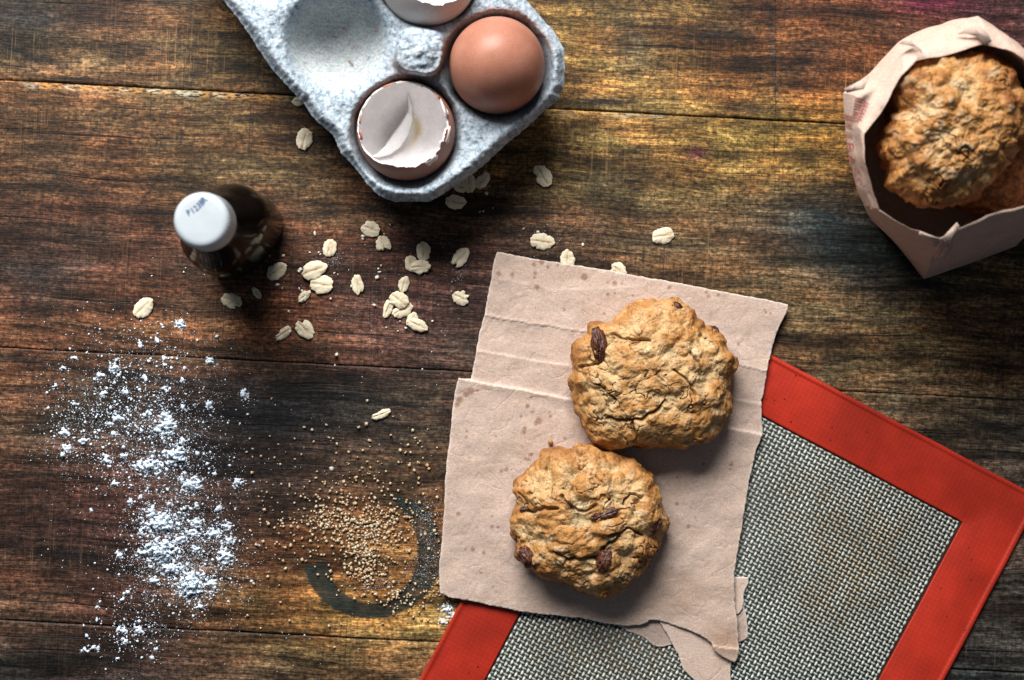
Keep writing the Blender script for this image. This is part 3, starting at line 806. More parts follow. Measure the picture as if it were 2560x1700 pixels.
ck1 = [Z4(*q) for q in [(1500,370),(1590,385),(1680,450),(1700,500),(1790,560),(1860,620),(1890,690),(1955,740),(1950,800),(1925,880),(1915,950),(1915,1040),(1880,1110),(1850,1190),(1800,1260),(1720,1280),(1600,1290),(1450,1290),(1330,1305),(1180,1310),(1090,1260),(1030,1210),(1000,1150),(960,1060),(945,960),(928,880),(935,780),(950,680),(970,620),(1030,590),(1045,545),(1110,525),(1180,530),(1230,460),(1330,400),(1400,375)]]
ck2 = [Z5(*q) for q in [(850,105),(920,125),(1000,100),(1080,90),(1170,130),(1270,185),(1350,220),(1430,270),(1440,330),(1480,390),(1505,470),(1530,560),(1520,610),(1470,660),(1440,740),(1400,800),(1370,860),(1300,910),(1250,970),(1160,1010),(1080,1025),(980,1000),(920,960),(800,910),(700,870),(640,830),(605,740),(600,690),(565,640),(560,570),(548,545),(575,490),(600,420),(578,370),(590,310),(650,240),(700,190),(760,130)]]
def Z3(x, y): return (1980 + x / 2.0638, y / 2.0638)
ck3 = [Z3(*q) for q in [(690,255),(740,280),(820,310),(900,295),(1000,280),(1010,310),(1080,370),(1140,420),(1190,500),(1210,600),(1190,680),(1135,780),(1060,880),(1000,960),(900,1030),(800,1060),(680,1060),(590,1040),(540,990),(485,960),(500,870),(450,790),(455,720),(490,650),(520,580),(505,480),(510,430),(550,350),(600,320),(660,290)]]
def cookie(outline, z0, h, seed, label, group, raisins=(), **k):
    V, F, col, p, base = cookie_surface(outline, z0, h, seed, **k)
    t = thing('cookie', base, label, 'cookie', group)
    mk('dough', V, F, M_cookie.m, t, attrs={'col': col})
    for i, (x, y, L, Wd, a, sk) in enumerate(raisins):
        raisin(t, p, x, y, L, Wd, a, seed * 3 + i, sk)
    return t
G1 = 'oat and raisin cookies'
cookie(ck1, 0.0038, 0.026, 1, 'golden oat cookie with a long raisin at left, upper of two on paper', G1,
       [(1498, 862, 92, 42, 1.42, 0.25), (1776, 834, 48, 38, -0.4, -0.3), (1694, 767, 34, 20, 0.8, 0.1)],
       cracks=[([Z4(1150,1120), Z4(1240,1130), Z4(1370,1115), Z4(1450,1070), Z4(1520,1015)], 6), ([Z4(1180,600), Z4(1270,622), Z4(1420,640)], 4), ([Z4(1000,805), Z4(1100,765)], 5), ([Z4(1560,815), Z4(1640,880), Z4(1700,970)], 4),
               ([Z4(1300,1130), Z4(1330,1220), Z4(1340,1290)], 5), ([Z4(1660,700), Z4(1740,830)], 4), ([Z4(1080,900), Z4(1200,1000)], 3.5)],
       mounds=[(*Z4(1430,1180), 60, 34, -0.3, 1.1), (*Z4(1700,1150), 52, 34, -0.2, 0.9), (*Z4(1500,900), 52, 34, 0.1, 1.0), (*Z4(1330,760), 60, 36, 0.2, 0.7), (*Z4(1740,760), 20, 34, 0, 0.8), (*Z4(1480,520), 62, 40, 0, 0.7),
               (*Z4(1080,1010), 34, 30, 0.5, 0.8), (*Z4(1880,620), 20, 16, 0.6, 1.2), (*Z4(1000,700), 22, 30, 0.2, 1.0), (*Z4(1620,600), 22, 16, 0.5, 0.8)])
cookie(ck2, 0.0038, 0.025, 2, 'golden oat cookie with raisins in its middle, lower of two on the paper', G1,
       [(1510, 1287, 78, 34, -0.25, 0.4), (1512, 1402, 62, 44, -1.2, 0.4), (1322, 1394, 66, 46, 0.8, 0.25), (1640, 1313, 44, 28, -0.9, 0.3), (1316, 1272, 36, 20, -0.3, 0.4)], brown=0.06,
       cracks=[([Z5(870,400), Z5(920,470), Z5(1000,492), Z5(1080,455)], 6), ([Z5(1100,760), Z5(1150,700), Z5(1220,645)], 5), ([Z5(640,500), Z5(740,480), Z5(840,470)], 6), ([Z5(830,740), Z5(900,790), Z5(1080,785)], 7),
               ([Z5(1250,440), Z5(1290,380), Z5(1370,410)], 4), ([Z5(780,170), Z5(760,230)], 4), ([Z5(1160,640), Z5(1280,600), Z5(1380,650)], 5)],
       mounds=[(*Z5(1060,330), 58, 44, 0.1, 1.4), (*Z5(890,640), 34, 24, 0.3, 1.4), (*Z5(1150,590), 44, 22, -0.2, 1.6), (*Z5(990,720), 50, 24, 0.1, 1.2), (*Z5(1220,330), 26, 24, 0.4, 0.8), (*Z5(880,240), 30, 44, 0.3, 0.7),
               (*Z5(790,540), 40, 26, 0.2, 0.9), (*Z5(1410,510), 30, 34, 0.2, 1.0), (*Z5(860,890), 50, 20, 0.35, 0.8), (*Z5(1110,930), 36, 22, 0.1, 0.8), (*Z5(1290,840), 26, 24, 0.3, 0.7)])
cookie(ck3, 0.060, 0.034, 3, 'rough oat cookie with browned edges lying on top inside the paper bag', G1, (), brown=0.32, tilt=(-0.04, 0.03), rough=1.2)
ck4 = [(2500 + 165 * math.cos(a) * (1 + 0.05 * math.sin(3 * a)), 400 + 150 * math.sin(a)) for a in np.linspace(0, 6.28, 30, endpoint=False)]
cookie(ck4, 0.030, 0.030, 4, 'reddish brown cookie turned underside up, tucked below the rough cookie in the paper bag', G1, smoothc=True, tilt=(0.02, -0.06), nth=220, nph=110)
# a crumb of cookie on the paper
u, vq = np.meshgrid(np.linspace(0.1, 3.04, 14), np.linspace(0, 6.283, 20, endpoint=False), indexing='ij')
cv = np.stack([np.sin(u) * np.cos(vq), np.sin(u) * np.sin(vq), np.cos(u)], -1)
cv = cv * (1 + 0.25 * fbm(cv * 2.2, 3))[..., None] * 0.00115 + P(1376, 1106, 0.0048)
crumb = mk('cookie_crumb', cv.reshape(-1, 3), grid_faces(14, 20, True)[:, ::-1], M_cookie.m, origin=P(1376, 1106, 0.003), attrs={'col': np.tile([0.42, 0.2, 0.06], (280, 1))})
tag(crumb, 'single tiny golden crumb on the brown paper above the lower cookie', 'crumb')

# ------------------------------------------------------------------ egg carton
cart = [(558, 0), (595, 46), (624, 87), (658, 141), (683, 178), (716, 212), (757, 257), (791, 303), (832, 336), (853, 382), (890, 423), (919, 461), (948, 490), (990, 504), (1023, 503), (1073, 504), (1098, 490), (1143, 461),
        (1206, 415), (1260, 365), (1309, 324), (1363, 274), (1401, 245), (1399, 232), (1409, 220), (1413, 170), (1411, 124), (1384, 75), (1355, 46), (1326, 12), (1314, 0), (1240, -95), (1120, -250), (960, -330), (700, -330), (520, -230), (440, -150)]
cart_r = ragged(cart, 6, 1.9, 21.)
cups = [(1015, 332, 141), (1243, 167, 138), (843, 105, 134), (1073, -65, 134), (670, -125, 134), (900, -290, 134)]
def cart_z(px, py):
    d = nearest(px, py, cart_r)[0]
    deck = 34.0 + 2.0 * noise(np.stack([px / 110, py / 110, px * 0 + 1], -1))
    deck = deck - 3.6 * np.exp(-(d / 11) ** 2) + 1.6 * np.exp(-((d - 26) / 12) ** 2)
    k = 2.2
    acc = np.exp(-deck / k)
    for x, y, R in cups:
        r = np.hypot(px - x, py - y)
        wob = 1 + 0.03 * noise(np.stack([px / 60, py / 60, px * 0 + x], -1))
        e = 2.35 if x == 843 else 3.4
        bowl = (11.0 if x == 843 else 2.5) + (24.0 if x == 843 else 32.0) * (r * wob / R) ** e
        acc = acc + np.exp(-np.minimum(bowl, 90) / k)
    z = -k * np.log(acc)
    for x, y in ((1050, 128), (880, -95)):
        ang = np.arctan2(py - y, px - x)
        r = np.hypot((px - x), (py - y) * 1.05) * (1 + 0.07 * np.sin(4 * ang + 0.9))
        post = 48.0 - 0.06 * np.maximum(0, r - 10) - 1.5 * np.maximum(0, r - 60) + 1.2 * noise(np.stack([px / 22, py / 22, px * 0 + 8], -1))
        kk = 1.6
        z = kk * np.log(np.exp(z / kk) + np.exp(post / kk))
    # vertical relief of pressed pulp, rougher on the deck than in the bowls
    rough = (0.5 + 0.5 * sstep(20, 33, z)) * (0.25 + 0.75 * sstep(0, 14, d))
    q = np.stack([px / 5.5, py / 5.5, z / 2.0], -1)
    z = z + rough * (0.42 * fbm(q / 2.6, 2, 0.6) + 0.20 * fbm(q * np.array([1.0, 0.7, 1]), 3, 0.7))
    return z / 1000.0
def cart_attr(px, py, z):
    q = np.stack([px / 16, py / 16, px * 0 + 9], -1)
    base = np.array([0.43, 0.495, 0.55])
    col = np.tile(base, (len(px), 1))
    zz = z * 1000
    col = mix(col, np.array([0.13, 0.20, 0.27]), np.clip(0.75 * sstep(0.1, 0.6, fbm(q * np.array([1.5, 1.0, 1]), 4, 0.75)), 0, 1) * (0.35 + 0.65 * sstep(22, 33, zz)))
    col = mix(col, np.array([0.54, 0.61, 0.67]), 0.6 * sstep(0.0, 0.7, fbm(q * 0.6 + 5, 3)))
    col = mix(col, np.array([0.47, 0.50, 0.50]), 0.85 * (1 - sstep(105, 128, np.hypot(px - 843, py - 105))))  # empty cup painted greyer to offset the bluish shade inside it
    warm = 0.6 * np.exp(-((np.hypot(px - 1050, py - 128) - 70) / 16) ** 2) * sstep(-30, 40, (px - 1050) * 0.3 + (py - 128))   # warm bounce and the post's shaded brown pulp side, painted round post and egg
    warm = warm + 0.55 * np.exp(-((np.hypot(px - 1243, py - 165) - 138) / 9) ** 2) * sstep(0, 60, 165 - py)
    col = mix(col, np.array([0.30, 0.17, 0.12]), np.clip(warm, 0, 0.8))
    R = np.random.RandomState(5)
    for i in range(26):      # coloured fibres pressed into the pulp
        x, y = R.uniform(600, 1380), R.uniform(0, 480); a = R.rand() * 3.14; L = R.uniform(4, 14)
        c = [(0.5, 0.04, 0.06), (0.04, 0.12, 0.4), (0.12, 0.07, 0.03)][i % 3]
        col = mix(col, np.array(c), 0.8 * line_mask(px, py, [(x, y), (x + L * math.cos(a), y + L * math.sin(a))], 3.0))
    col = mix(col, np.array([0.16, 0.09, 0.04]), line_mask(px, py, [(873, 153), (881, 164)], 5))
    return {'col': col}
M_pulp = NT('moulded_pulp')
pn = M_pulp.noise(scale=900, detail=5, rough=0.75)
pn2 = M_pulp.noise(M_pulp.map(scale=(260, 700, 400), rot=(0, 0, 0.9)), 1.0, 4, 0.7, 0.6)
M_pulp.P(Base_Color=M_pulp.scale(M_pulp.attr('col'), M_pulp.math('MULTIPLY', M_pulp.ramp(pn, 0.3, 0.7, 0.74, 1.22), M_pulp.ramp(pn2, 0.3, 0.7, 0.80, 1.16))), Roughness=0.9, Specular_IOR_Level=0.15)
M_pulp.bump(M_pulp.math('ADD', pn, pn2), 0.55, 0.0005)
carton = thing('egg_carton', P(1000, 120, 0.0), 'blue grey moulded pulp egg carton with its corner pointing down the table', 'egg carton')
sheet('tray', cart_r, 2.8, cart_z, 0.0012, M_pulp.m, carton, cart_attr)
# outer wall: leans in from the rim down to the table
cr = ragged(cart, 14, 0.6, 22.)
cc_ = np.array([960., 60.])
rings = [(0.975, 0.0275), (0.955, 0.025), (0.90, 0.012), (0.86, 0.0)]
Vw = np.array([P(cc_[0] + (cr[:, 0] - cc_[0]) * f - (0 if f == 1 else 0), cc_[1] + (cr[:, 1] - cc_[1]) * f, zz) for f, zz in rings])
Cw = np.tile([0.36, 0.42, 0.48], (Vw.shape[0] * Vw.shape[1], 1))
mk('outer_wall', Vw.reshape(-1, 3), grid_faces(len(rings), len(cr), True), M_pulp.m, carton, attrs={'col': Cw})

# ------------------------------------------------------------------ eggs
def egg_mat(name, c1, c2, rough=0.42):
    m = NT(name)
    a = m.noise(scale=1600, detail=3, rough=0.6); b = m.noise(scale=70, detail=3)
    m.P(Base_Color=m.scale(m.mix(m.ramp(b, 0.3, 0.7), c1, c2), m.ramp(a, 0.3, 0.7, 0.90, 1.10)), Roughness=rough, Specular_IOR_Level=0.35)
    m.bump(m.noise(scale=2600, detail=2), 0.25, 0.00012)
    return m.m
M_egg = egg_mat('brown_eggshell', (0.46, 0.202, 0.136), (0.38, 0.155, 0.098))
M_eggp = egg_mat('pale_eggshell', (0.62, 0.55, 0.50), (0.56, 0.49, 0.46))
M_ein = NT('shell_membrane')
M_ein.P(Base_Color=M_ein.scale(M_ein.attr('col'), M_ein.ramp(M_ein.noise(scale=900, detail=4, rough=0.7, dist=1.5), 0.3, 0.7, 0.90, 1.08)), Roughness=0.38, Specular_IOR_Level=0.4)
M_ein.bump(M_ein.noise(scale=500, detail=4, dist=1.5), 0.25, 0.0003)
def sphere_grid(nph, nt, ph0=0.0006, ph1=math.pi - 0.0006):
    ph = np.linspace(ph0, ph1, nph); th = np.linspace(0, 2 * np.pi, nt, endpoint=False)
    return np.meshgrid(ph, th, indexing='ij')
# the whole egg, blunt end up
PHI, TH = sphere_grid(60, 80)
c = np.array([0, 0, 0.0])
ex = 0.0205
v = np.stack([np.sin(PHI) * np.cos(TH) * ex * (1 + 0.03 * np.cos(PHI)), np.sin(PHI) * np.sin(TH) * ex * (1 + 0.03 * np.cos(PHI)), np.cos(PHI) * 0.0255], -1)
ec = P(1243, 165, 0.032)
v = v + ec
egg = thing('egg', (ec[0], ec[1], 0.0065), 'whole brown egg sitting in the right cup of the egg carton', 'egg')
mk('shell', v.reshape(-1, 3), grid_faces(60, 80, True)[:, ::-1], M_egg, egg)

def half_shell(cpx, cz, R, zr, axis, alpha, seed, m_out, label, inner_col, jag=5.0, yolk=False, extra=False):
    """open eggshell: outer wall, inner skin and a broken rim, its opening along axis"""
    cen = P(cpx[0], cpx[1], cz)
    n = np.array(axis, float); n /= np.linalg.norm(n)
    a = np.cross(n, [0, 1, 0.1]); a /= np.linalg.norm(a); b = np.cross(n, a)
    nt = 220
    th = np.linspace(0, 2 * np.pi, nt, endpoint=False)
    tq = np.stack([np.cos(th) * 2.2, np.sin(th) * 2.2, th * 0 + seed], -1)
    al = alpha + jag * fbm(tq, 3, 0.7) + 0.5 * jag * np.abs(noise(tq * 5)) + 0.8 * jag * (noise(np.floor(th[:, None] * 7) * np.array([1.3, .7, .1]) + seed + .5))
    al = np.radians(al)
    t = thing('eggshell', (cen[0], cen[1], cen[2] - R * 1.1), label, 'eggshell', 'broken eggshells in the carton')
    def surf(r, extra_a=0.0):
        k = np.linspace(0, 1, 60)
        PH = (al + extra_a)[None] * (1 - k[:, None]) + (math.pi - 0.02) * k[:, None]
        T = np.repeat(th[None], 60, 0)
        stretch = np.where(np.cos(PH) < 0, 1.12, 1.0)
        p = (np.sin(PH) * np.cos(T))[..., None] * a + (np.sin(PH) * np.sin(T))[..., None] * b + (np.cos(PH) * stretch)[..., None] * n
        p[..., 2] = np.where(False, 0, p[..., 2])
        return cen + p * r, PH
    def capped(g):
        V = g.reshape(-1, 3); V = np.concatenate([V, [g[-1].mean(0)]])
        j = np.arange(nt); return V, (len(V) - 1, (g.shape[0] - 1) * nt + j, (g.shape[0] - 1) * nt + (j + 1) % nt)
    go, _ = surf(R); V, (k0, j1, j2) = capped(go)
    F = grid_faces(60, nt, True)[:, ::-1]
    mk('outer_shell', V, [F, np.stack([np.full(nt, k0), j2, j1], -1)], m_out, t)
    gi, PHi = surf(R - 0.0006, math.radians(-1.2)); V, (k0, j1, j2) = capped(gi)
    q = gi * 1000
    col = np.broadcast_to(np.array(inner_col), gi.shape) * (1 + 0.07 * fbm(q / 5, 3))[..., None]
    if yolk:
        loc = gi - cen
        X, Y = loc[..., 0] * 1000, loc[..., 1] * 1000
        yl = np.exp(-((X - 3.6 + 0.06 * (Y - 4) ** 2) / 2.0) ** 2 - ((Y - 3.5) / 7.5) ** 2) * sstep(-0.4, 0.3, 0.6 + noise(q / 2))
        col = mix(col, np.array([0.55, 0.43, 0.20]), np.clip(yl * 0.9, 0, 1))
    colr = np.concatenate([col.reshape(-1, 3), [col[-1, 0]]])
    mk('inner_skin', V, [F[:, ::-1], np.stack([np.full(nt, k0), j1, j2], -1)], M_ein.m, t, attrs={'col': colr})
    rimV = np.concatenate([go[0], gi[0]])
    j = np.arange(nt)
    mk('broken_rim', rimV, np.stack([j, (j + 1) % nt, nt + (j + 1) % nt, nt + j], -1), M_ein.m, t, attrs={'col': np.tile(inner_col, (2 * nt, 1))})
    return t, cen, a, b, n
tl = math.radians(15)
# opening leans towards the left and away
sh, cen, a_, b_, n_ = half_shell((1015, 327), 0.0295, 0.0211, 0, (-0.12, 0.22, 1.0), 67, 3.0, M_egg,
    'broken open brown eggshell, white inside with a folded membrane, in the carton corner cup', (0.83, 0.80, 0.795), jag=4.0, yolk=True)
# membrane fold inside the shell
def on_inner(px, py, lift=0.0):
    """point of the inner skin seen at a photo pixel"""
    cam_p = np.array([0, 0, H]); tgt = P(px, py, 0.0); d = tgt - cam_p; d /= np.linalg.norm(d)
    oc = cam_p - cen; R = 0.0204 - lift
    bb = oc @ d; cc2 = oc @ oc - R * R
    tt = -bb + math.sqrt(max(bb * bb - cc2, 0))
    return cam_p + d * tt
curve = [(1021, 233), (1030, 262), (1032, 300), (1020, 338), (1000, 368), (975, 386), (945, 394), (930, 392)]
lift = [0.0, 0.0022, 0.0040, 0.0048, 0.0042, 0.0030, 0.0014, 0.0]
crest = [(1020, 233), (1022, 255), (1021, 278), (1000, 312), (980, 340), (964, 365), (943, 385), (930, 391)]
cu = np.array([np.interp(np.linspace(0, 7, 50), range(8), np.array(curve)[:, k]) for k in (0, 1)]).T
cr2 = np.array([np.interp(np.linspace(0, 7, 50), range(8), np.array(crest)[:, k]) for k in (0, 1)]).T
lf = np.interp(np.linspace(0, 7, 50), range(8), lift)
rows = []
for w in np.linspace(0, 1, 8):
    row = []
    for i in range(50):
        qx, qy = cu[i] * (1 - w) + cr2[i] * w
        row.append(on_inner(qx, qy, lf[i] * math.sin(w * math.pi / 2) ** 0.8 + 0.00005))
    rows.append(row)
for w in np.linspace(0.1, 1, 5):   # thin back face of the fold, returning to the skin
    row = []
    for i in range(50):
        qx, qy = cr2[i] + np.array([-2.5, -1.0]) * w
        row.append(on_inner(qx, qy, lf[i] * (1 - w)))
    rows.append(row)
mv_ = np.array(rows)
mk('membrane_fold', mv_.reshape(-1, 3), grid_faces(13, 50)[:, ::-1], M_ein.m, sh, attrs={'col': np.tile([0.86, 0.86, 0.86], (13 * 50, 1))})
# loose slivers along the broken edge
rs = np.random.RandomState(8)
for i in range(11):
    thx = [1.9, 2.3, 2.75, 3.1, 1.5, 1.1, 0.6, 0.2, -0.3, 3.5, -0.9][i]
    PHc = math.radians(rs.uniform(60, 67)); L = rs.uniform(0.10, 0.20); Wd = rs.uniform(0.045, 0.09)
    up = np.array([math.cos(thx), math.sin(thx)])
    t_ = thx
    pts = []
    for k, (du, dv) in enumerate([(-1, 0.1), (-0.6, 0.9), (0.1, 0.5), (0.6, 1.0), (1, 0.0), (0.5, -0.9), (-0.2, -0.6), (-0.7, -1)]):
        aa = t_ + du * L * (0.8 + 0.4 * rs.rand()); bb = PHc + dv * Wd * (0.7 + 0.5 * rs.rand())
        dirv = np.array([math.sin(bb) * math.cos(aa), math.sin(bb) * math.sin(aa), math.cos(bb)])
        dirv = dirv + np.array([-0.10, 0.18, 0.0]) * 0.8
        dirv /= np.linalg.norm(dirv)
        pts.append(cen + dirv * (0.0213 + 0.0003 * rs.rand()))
    pts = np.array(pts); mid = pts.mean(0); bot = pts - (pts - cen) / 0.0213 * 0.0004
    V = np.concatenate([pts, bot, [mid]]); k = np.arange(8); k2 = (k + 1) % 8
    mk('shell_sliver', V, [np.stack([np.full(8, 16), k, k2], -1), np.stack([k, k + 8, k2 + 8, k2], -1)], M_ein.m if i % 3 else M_egg, sh, attrs={'col': np.tile([0.80, 0.66, 0.60], (17, 1))}, smooth=False)
half_shell((1070, -62), 0.034, 0.0212, 0, (0.28, 0.30, 1.0), 62, 9.0, M_eggp,
    'pale open eggshell cut off by the top edge, above the carton post', (0.88, 0.87, 0.86), jag=3.0)

# ------------------------------------------------------------------ small brown bottle with white cap
bc = P(611, 592, 0.0)
bottle = thing('extract_bottle', bc, 'small dark brown glass flask with a white screw cap stamped in blue', 'bottle')
ax = math.atan2(0.77, 0.63)     # long axis of the oval section
def oval_ring(z, A, B, n=64, e=2.3, ox=0.0):
    t = np.linspace(0, 2 * np.pi, n, endpoint=False)
    x = A * np.sign(np.cos(t)) * np.abs(np.cos(t)) ** (2 / e); y = B * np.sign(np.sin(t)) * np.abs(np.sin(t)) ** (2 / e)
    c, s = math.cos(ax), math.sin(ax)
    return np.stack([bc[0] + x * c - y * s, bc[1] + x * s + y * c, np.full(n, z)], -1)
secs = [(0.0004, .0170, .0105), (0.0004, .0195, .0125), (0.002, .0196, .0142), (0.010, .0202, .0150), (0.044, .0202, .0150), (0.053, .0188, .0146), (0.060, .0160, .0136), (0.067, .0136, .0122),
        (0.073, .0124, .0112), (0.076, .0108, .0104), (0.079, .0102, .0102), (0.0805, .0112, .0112), (0.0822, .0112, .0112), (0.083, .0096, .0096), (0.092, .0094, .0094)]
n = 72
Vb = np.array([oval_ring(z, A, B, n, 2.0 + 0.5 * sstep(0.070, 0.055, np.array(z))) for z, A, B in secs])
M_glass = NT('brown_glass')
M_glass.P(Base_Color=(0.0050, 0.0034, 0.0026), Roughness=0.16, Specular_IOR_Level=0.10, IOR=1.30, Coat_Weight=0.06, Coat_Roughness=0.05)
Vb2 = np.concatenate([Vb.reshape(-1, 3), [Vb[0].mean(0), Vb[-1].mean(0)]])
j = np.arange(n); nb = len(secs) * n
Fb = [grid_faces(len(secs), n, True), np.stack([np.full(n, nb), (j + 1) % n, j], -1), np.stack([np.full(n, nb + 1), (len(secs) - 1) * n + j, (len(secs) - 1) * n + (j + 1) % n], -1)]
mk('glass_body', Vb2, Fb, M_glass.m, bottle)
M_cap = NT('white_plastic')
M_cap.P(Base_Color=M_cap.scale(M_cap.mix(0.0, (0.52, 0.575, 0.61), (1, 1, 1)), M_cap.ramp(M_cap.noise(scale=150, detail=4), 0.3, 0.7, 0.96, 1.03)), Roughness=0.42)
cs = []
nr = 360
t = np.linspace(0, 2 * np.pi, nr, endpoint=False)
rib = 0.00022 * (np.sign(np.sin(t * 60)) * np.abs(np.sin(t * 60)) ** 0.5)
for z, r, k in [(0.0835, .0105, 0), (0.0835, .0112, 0.4), (0.0845, .0112, 1), (0.0955, .0109, 1), (0.0965, .0107, 0.2), (0.0974, .0101, 0), (0.0979, .0092, 0), (0.0980, .0080, 0), (0.0980, .0040, 0)]:
    cs.append(np.stack([bc[0] + (r + rib * k) * np.cos(t), bc[1] + (r + rib * k) * np.sin(t), np.full(nr, z)], -1))
cs = np.array(cs)
Vc = np.concatenate([cs.reshape(-1, 3), [[bc[0], bc[1], 0.098]]])
j = np.arange(nr); k0 = (len(cs) - 1) * nr
cap = mk('cap', Vc, [grid_faces(len(cs), nr, True), np.stack([np.full(nr, len(Vc) - 1), k0 + j, k0 + (j + 1) % nr], -1)], M_cap.m, bottle)
M_ink = flat_mat('blue_ink', (0.03, 0.07, 0.22), 0.6)
def text_mesh(s, size):
    cu_ = bpy.data.curves.new('tmp', 'FONT'); cu_.body = s; cu_.size = size; cu_.align_x = 'CENTER'; cu_.resolution_u = 2
    cu_.offset = 0.00008
    ob = bpy.data.objects.new('tmp', cu_); C.objects.link(ob)
    dg = bpy.context.evaluated_depsgraph_get(); dg.update()
    me = bpy.data.meshes.new_from_object(ob.evaluated_get(dg))
    C.objects.unlink(ob); bpy.data.objects.remove(ob)
    return me
txt = 'P123BR'
start = np.array([470., 541.]); end = np.array([517., 500.])
Vt, Ft = [], []; off = 0
for i, ch in enumerate(txt):
    me = text_mesh(ch, 0.0033)
    v = np.zeros(len(me.vertices) * 3); me.vertices.foreach_get('co', v); v = v.reshape(-1, 3)
    f = (i + 0.5) / len(txt)
    c = start + (end - start) * f + np.array([4.5, 2.5]) * math.sin(f * math.pi) 
    ang = math.radians(36 + 16 * (f - 0.4))
    x = v[:, 0] * 0.85 * math.cos(ang) - v[:, 1] * math.sin(ang); y = v[:, 0] * 0.85 * math.sin(ang) + v[:, 1] * math.cos(ang)
    w0 = P(c[0], c[1], 0.0981)
    Vt.append(np.stack([w0[0] + x, w0[1] + y, np.full(len(v), 0.09808)], -1))
    for p in me.polygons: Ft.append([a + off for a in p.vertices])
    off += len(v)
Vt = np.concatenate(Vt)
me = bpy.data.meshes.new('stamped_code')
me.from_pydata([tuple(a) for a in (Vt - bc)], [], Ft); me.materials.append(M_ink)
o = bpy.data.objects.new('stamped_code', me); C.objects.link(o); o.parent = bottle

# ------------------------------------------------------------------ brown paper bag
Wr = [(2107,232),(2174,189),(2246,109),(2276,87),(2382,48),(2445,40),(2503,82),(2560,131),(2650,230),(2700,400),(2690,520),(2560,560),(2440,600),(2330,640),(2271,603),(2205,553),(2164,515),(2145,470),(2125,388),(2113,310)]
Cr = [(2206,278),(2222,254),(2250,190),(2290,150),(2370,138),(2455,112),(2515,122),(2560,148),(2620,240),(2650,400),(2640,490),(2560,514),(2465,538),(2351,594),(2280,572),(2235,550),(2198,528),(2179,465),(2162,412),(2164,335)]
Br = [(2150,300),(2180,260),(2230,200),(2262,170),(2340,140),(2400,132),(2450,160),(2500,200),(2570,280),(2610,400),(2600,540),(2540,615),(2420,660),(2309,698),(2271,649),(2232,601),(2190,558),(2166,505),(2146,405),(2142,345)]
Wz = [62,64,64,64,66,68,66,64,62,60,58,52,46,44,50,58,64,64,62,60]
Cz = [84,86,88,88,88,88,88,88,86,84,82,82,80,76,80,84,86,86,86,85]
def dense(ring, zs, per=9, sharp=0.08):
    ring = np.array(ring, float); zs = np.array(zs, float); out = []
    n = len(ring)
    for i in range(n):
        p0, p1, p2, p3 = (np.append(ring[(i + k) % n], zs[(i + k) % n]) for k in (-1, 0, 1, 2))
        for k in range(per):
            t = k / per
            lin = p1 + (p2 - p1) * t
            cr_ = 0.5 * ((2 * p1) + (-p0 + p2) * t + (2 * p0 - 5 * p1 + 4 * p2 - p3) * t * t + (-p0 + 3 * p1 - 3 * p2 + p3) * t ** 3)
            out.append(lin * (1 - sharp) + cr_ * sharp)
    return np.array(out)
per = 9
dW, dC, dB = dense(Wr, Wz, per), dense(Cr, Cz, per), dense(Br, [0] * 20, per)
pW, pC, pB = (P(d[:, 0], d[:, 1], d[:, 2] / 1000) for d in (dW, dC, dB))
m_ = len(pW)
cbag = pC.mean(0)
def inset(p, f, z): 
    q = p.copy(); q[:, :2] = cbag[:2] + (q[:, :2] - cbag[:2]) * f; q[:, 2] = z
    return q
prof_rings = []
for t in np.linspace(0, 1, 12): prof_rings.append(pB * (1 - t) + pW * t + np.array([0, 0, 0]) + (pW - cbag) * np.array([1, 1, 0]) * 0.02 * math.sin(t * math.pi))
for t in np.linspace(0, 1, 14)[1:]:
    q = pW * (1 - t) + pC * t; q[:, 2] = pW[:, 2] + (pC[:, 2] - pW[:, 2]) * math.sin(t * math.pi / 2) ** 0.9
    prof_rings.append(q)
inn = pC - np.array([0, 0, 0.0003]); prof_rings.append(inset(inn, 0.997, 0) * [1, 1, 0] + np.stack([inn[:, 0] * 0, inn[:, 0] * 0, inn[:, 2]], -1))
for f, z in ((0.985, 0.070), (0.965, 0.05), (0.955, 0.02), (0.94, 0.0012)):     # the inside follows the outer wall down
    t = min(1.0, z / 0.060)
    out_xy = pB * (1 - t) + pW * t
    if z > 0.06: out_xy = pC * 0.6 + pW * 0.4
    prof_rings.append(inset(out_xy, f, z))
G = np.array(prof_rings)
crease = 0.0005 * fbm(G * 1000 / 24, 2, 0.5) + 0.0014 * (np.abs(noise(G * 1000 / 19 + 9)) - 0.2) + 0.0005 * (np.abs(noise(G * 1000 / 8 + 19)) - 0.2)
Nrm = G - cbag * [1, 1, 0]; Nrm[..., 2] = 0; Nrm /= np.linalg.norm(Nrm, axis=-1)[..., None]
mask = sstep(0, 3, np.arange(len(G), dtype=float))[:, None]
G = G + Nrm * (crease * mask)[..., None]
G[12:26, :, 2] += 0.0012 * noise(G[12:26] * 1000 / 9)
G[..., 2] = np.maximum(G[..., 2], 0.0004)
bag = thing('paper_bag', (cbag[0], cbag[1], 0), 'open crumpled brown paper bag with red print on its side, holding cookies', 'paper bag')
colB = np.tile(PAPER * np.array([1.12, 1.08, 1.07]), (G.shape[0] * m_, 1))
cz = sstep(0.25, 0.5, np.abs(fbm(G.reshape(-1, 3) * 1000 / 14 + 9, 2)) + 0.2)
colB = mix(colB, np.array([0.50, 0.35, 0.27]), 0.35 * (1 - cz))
Vg = np.concatenate([G.reshape(-1, 3), [[cbag[0], cbag[1], 0.0012]]])
j = np.arange(m_); kb = (len(G) - 1) * m_
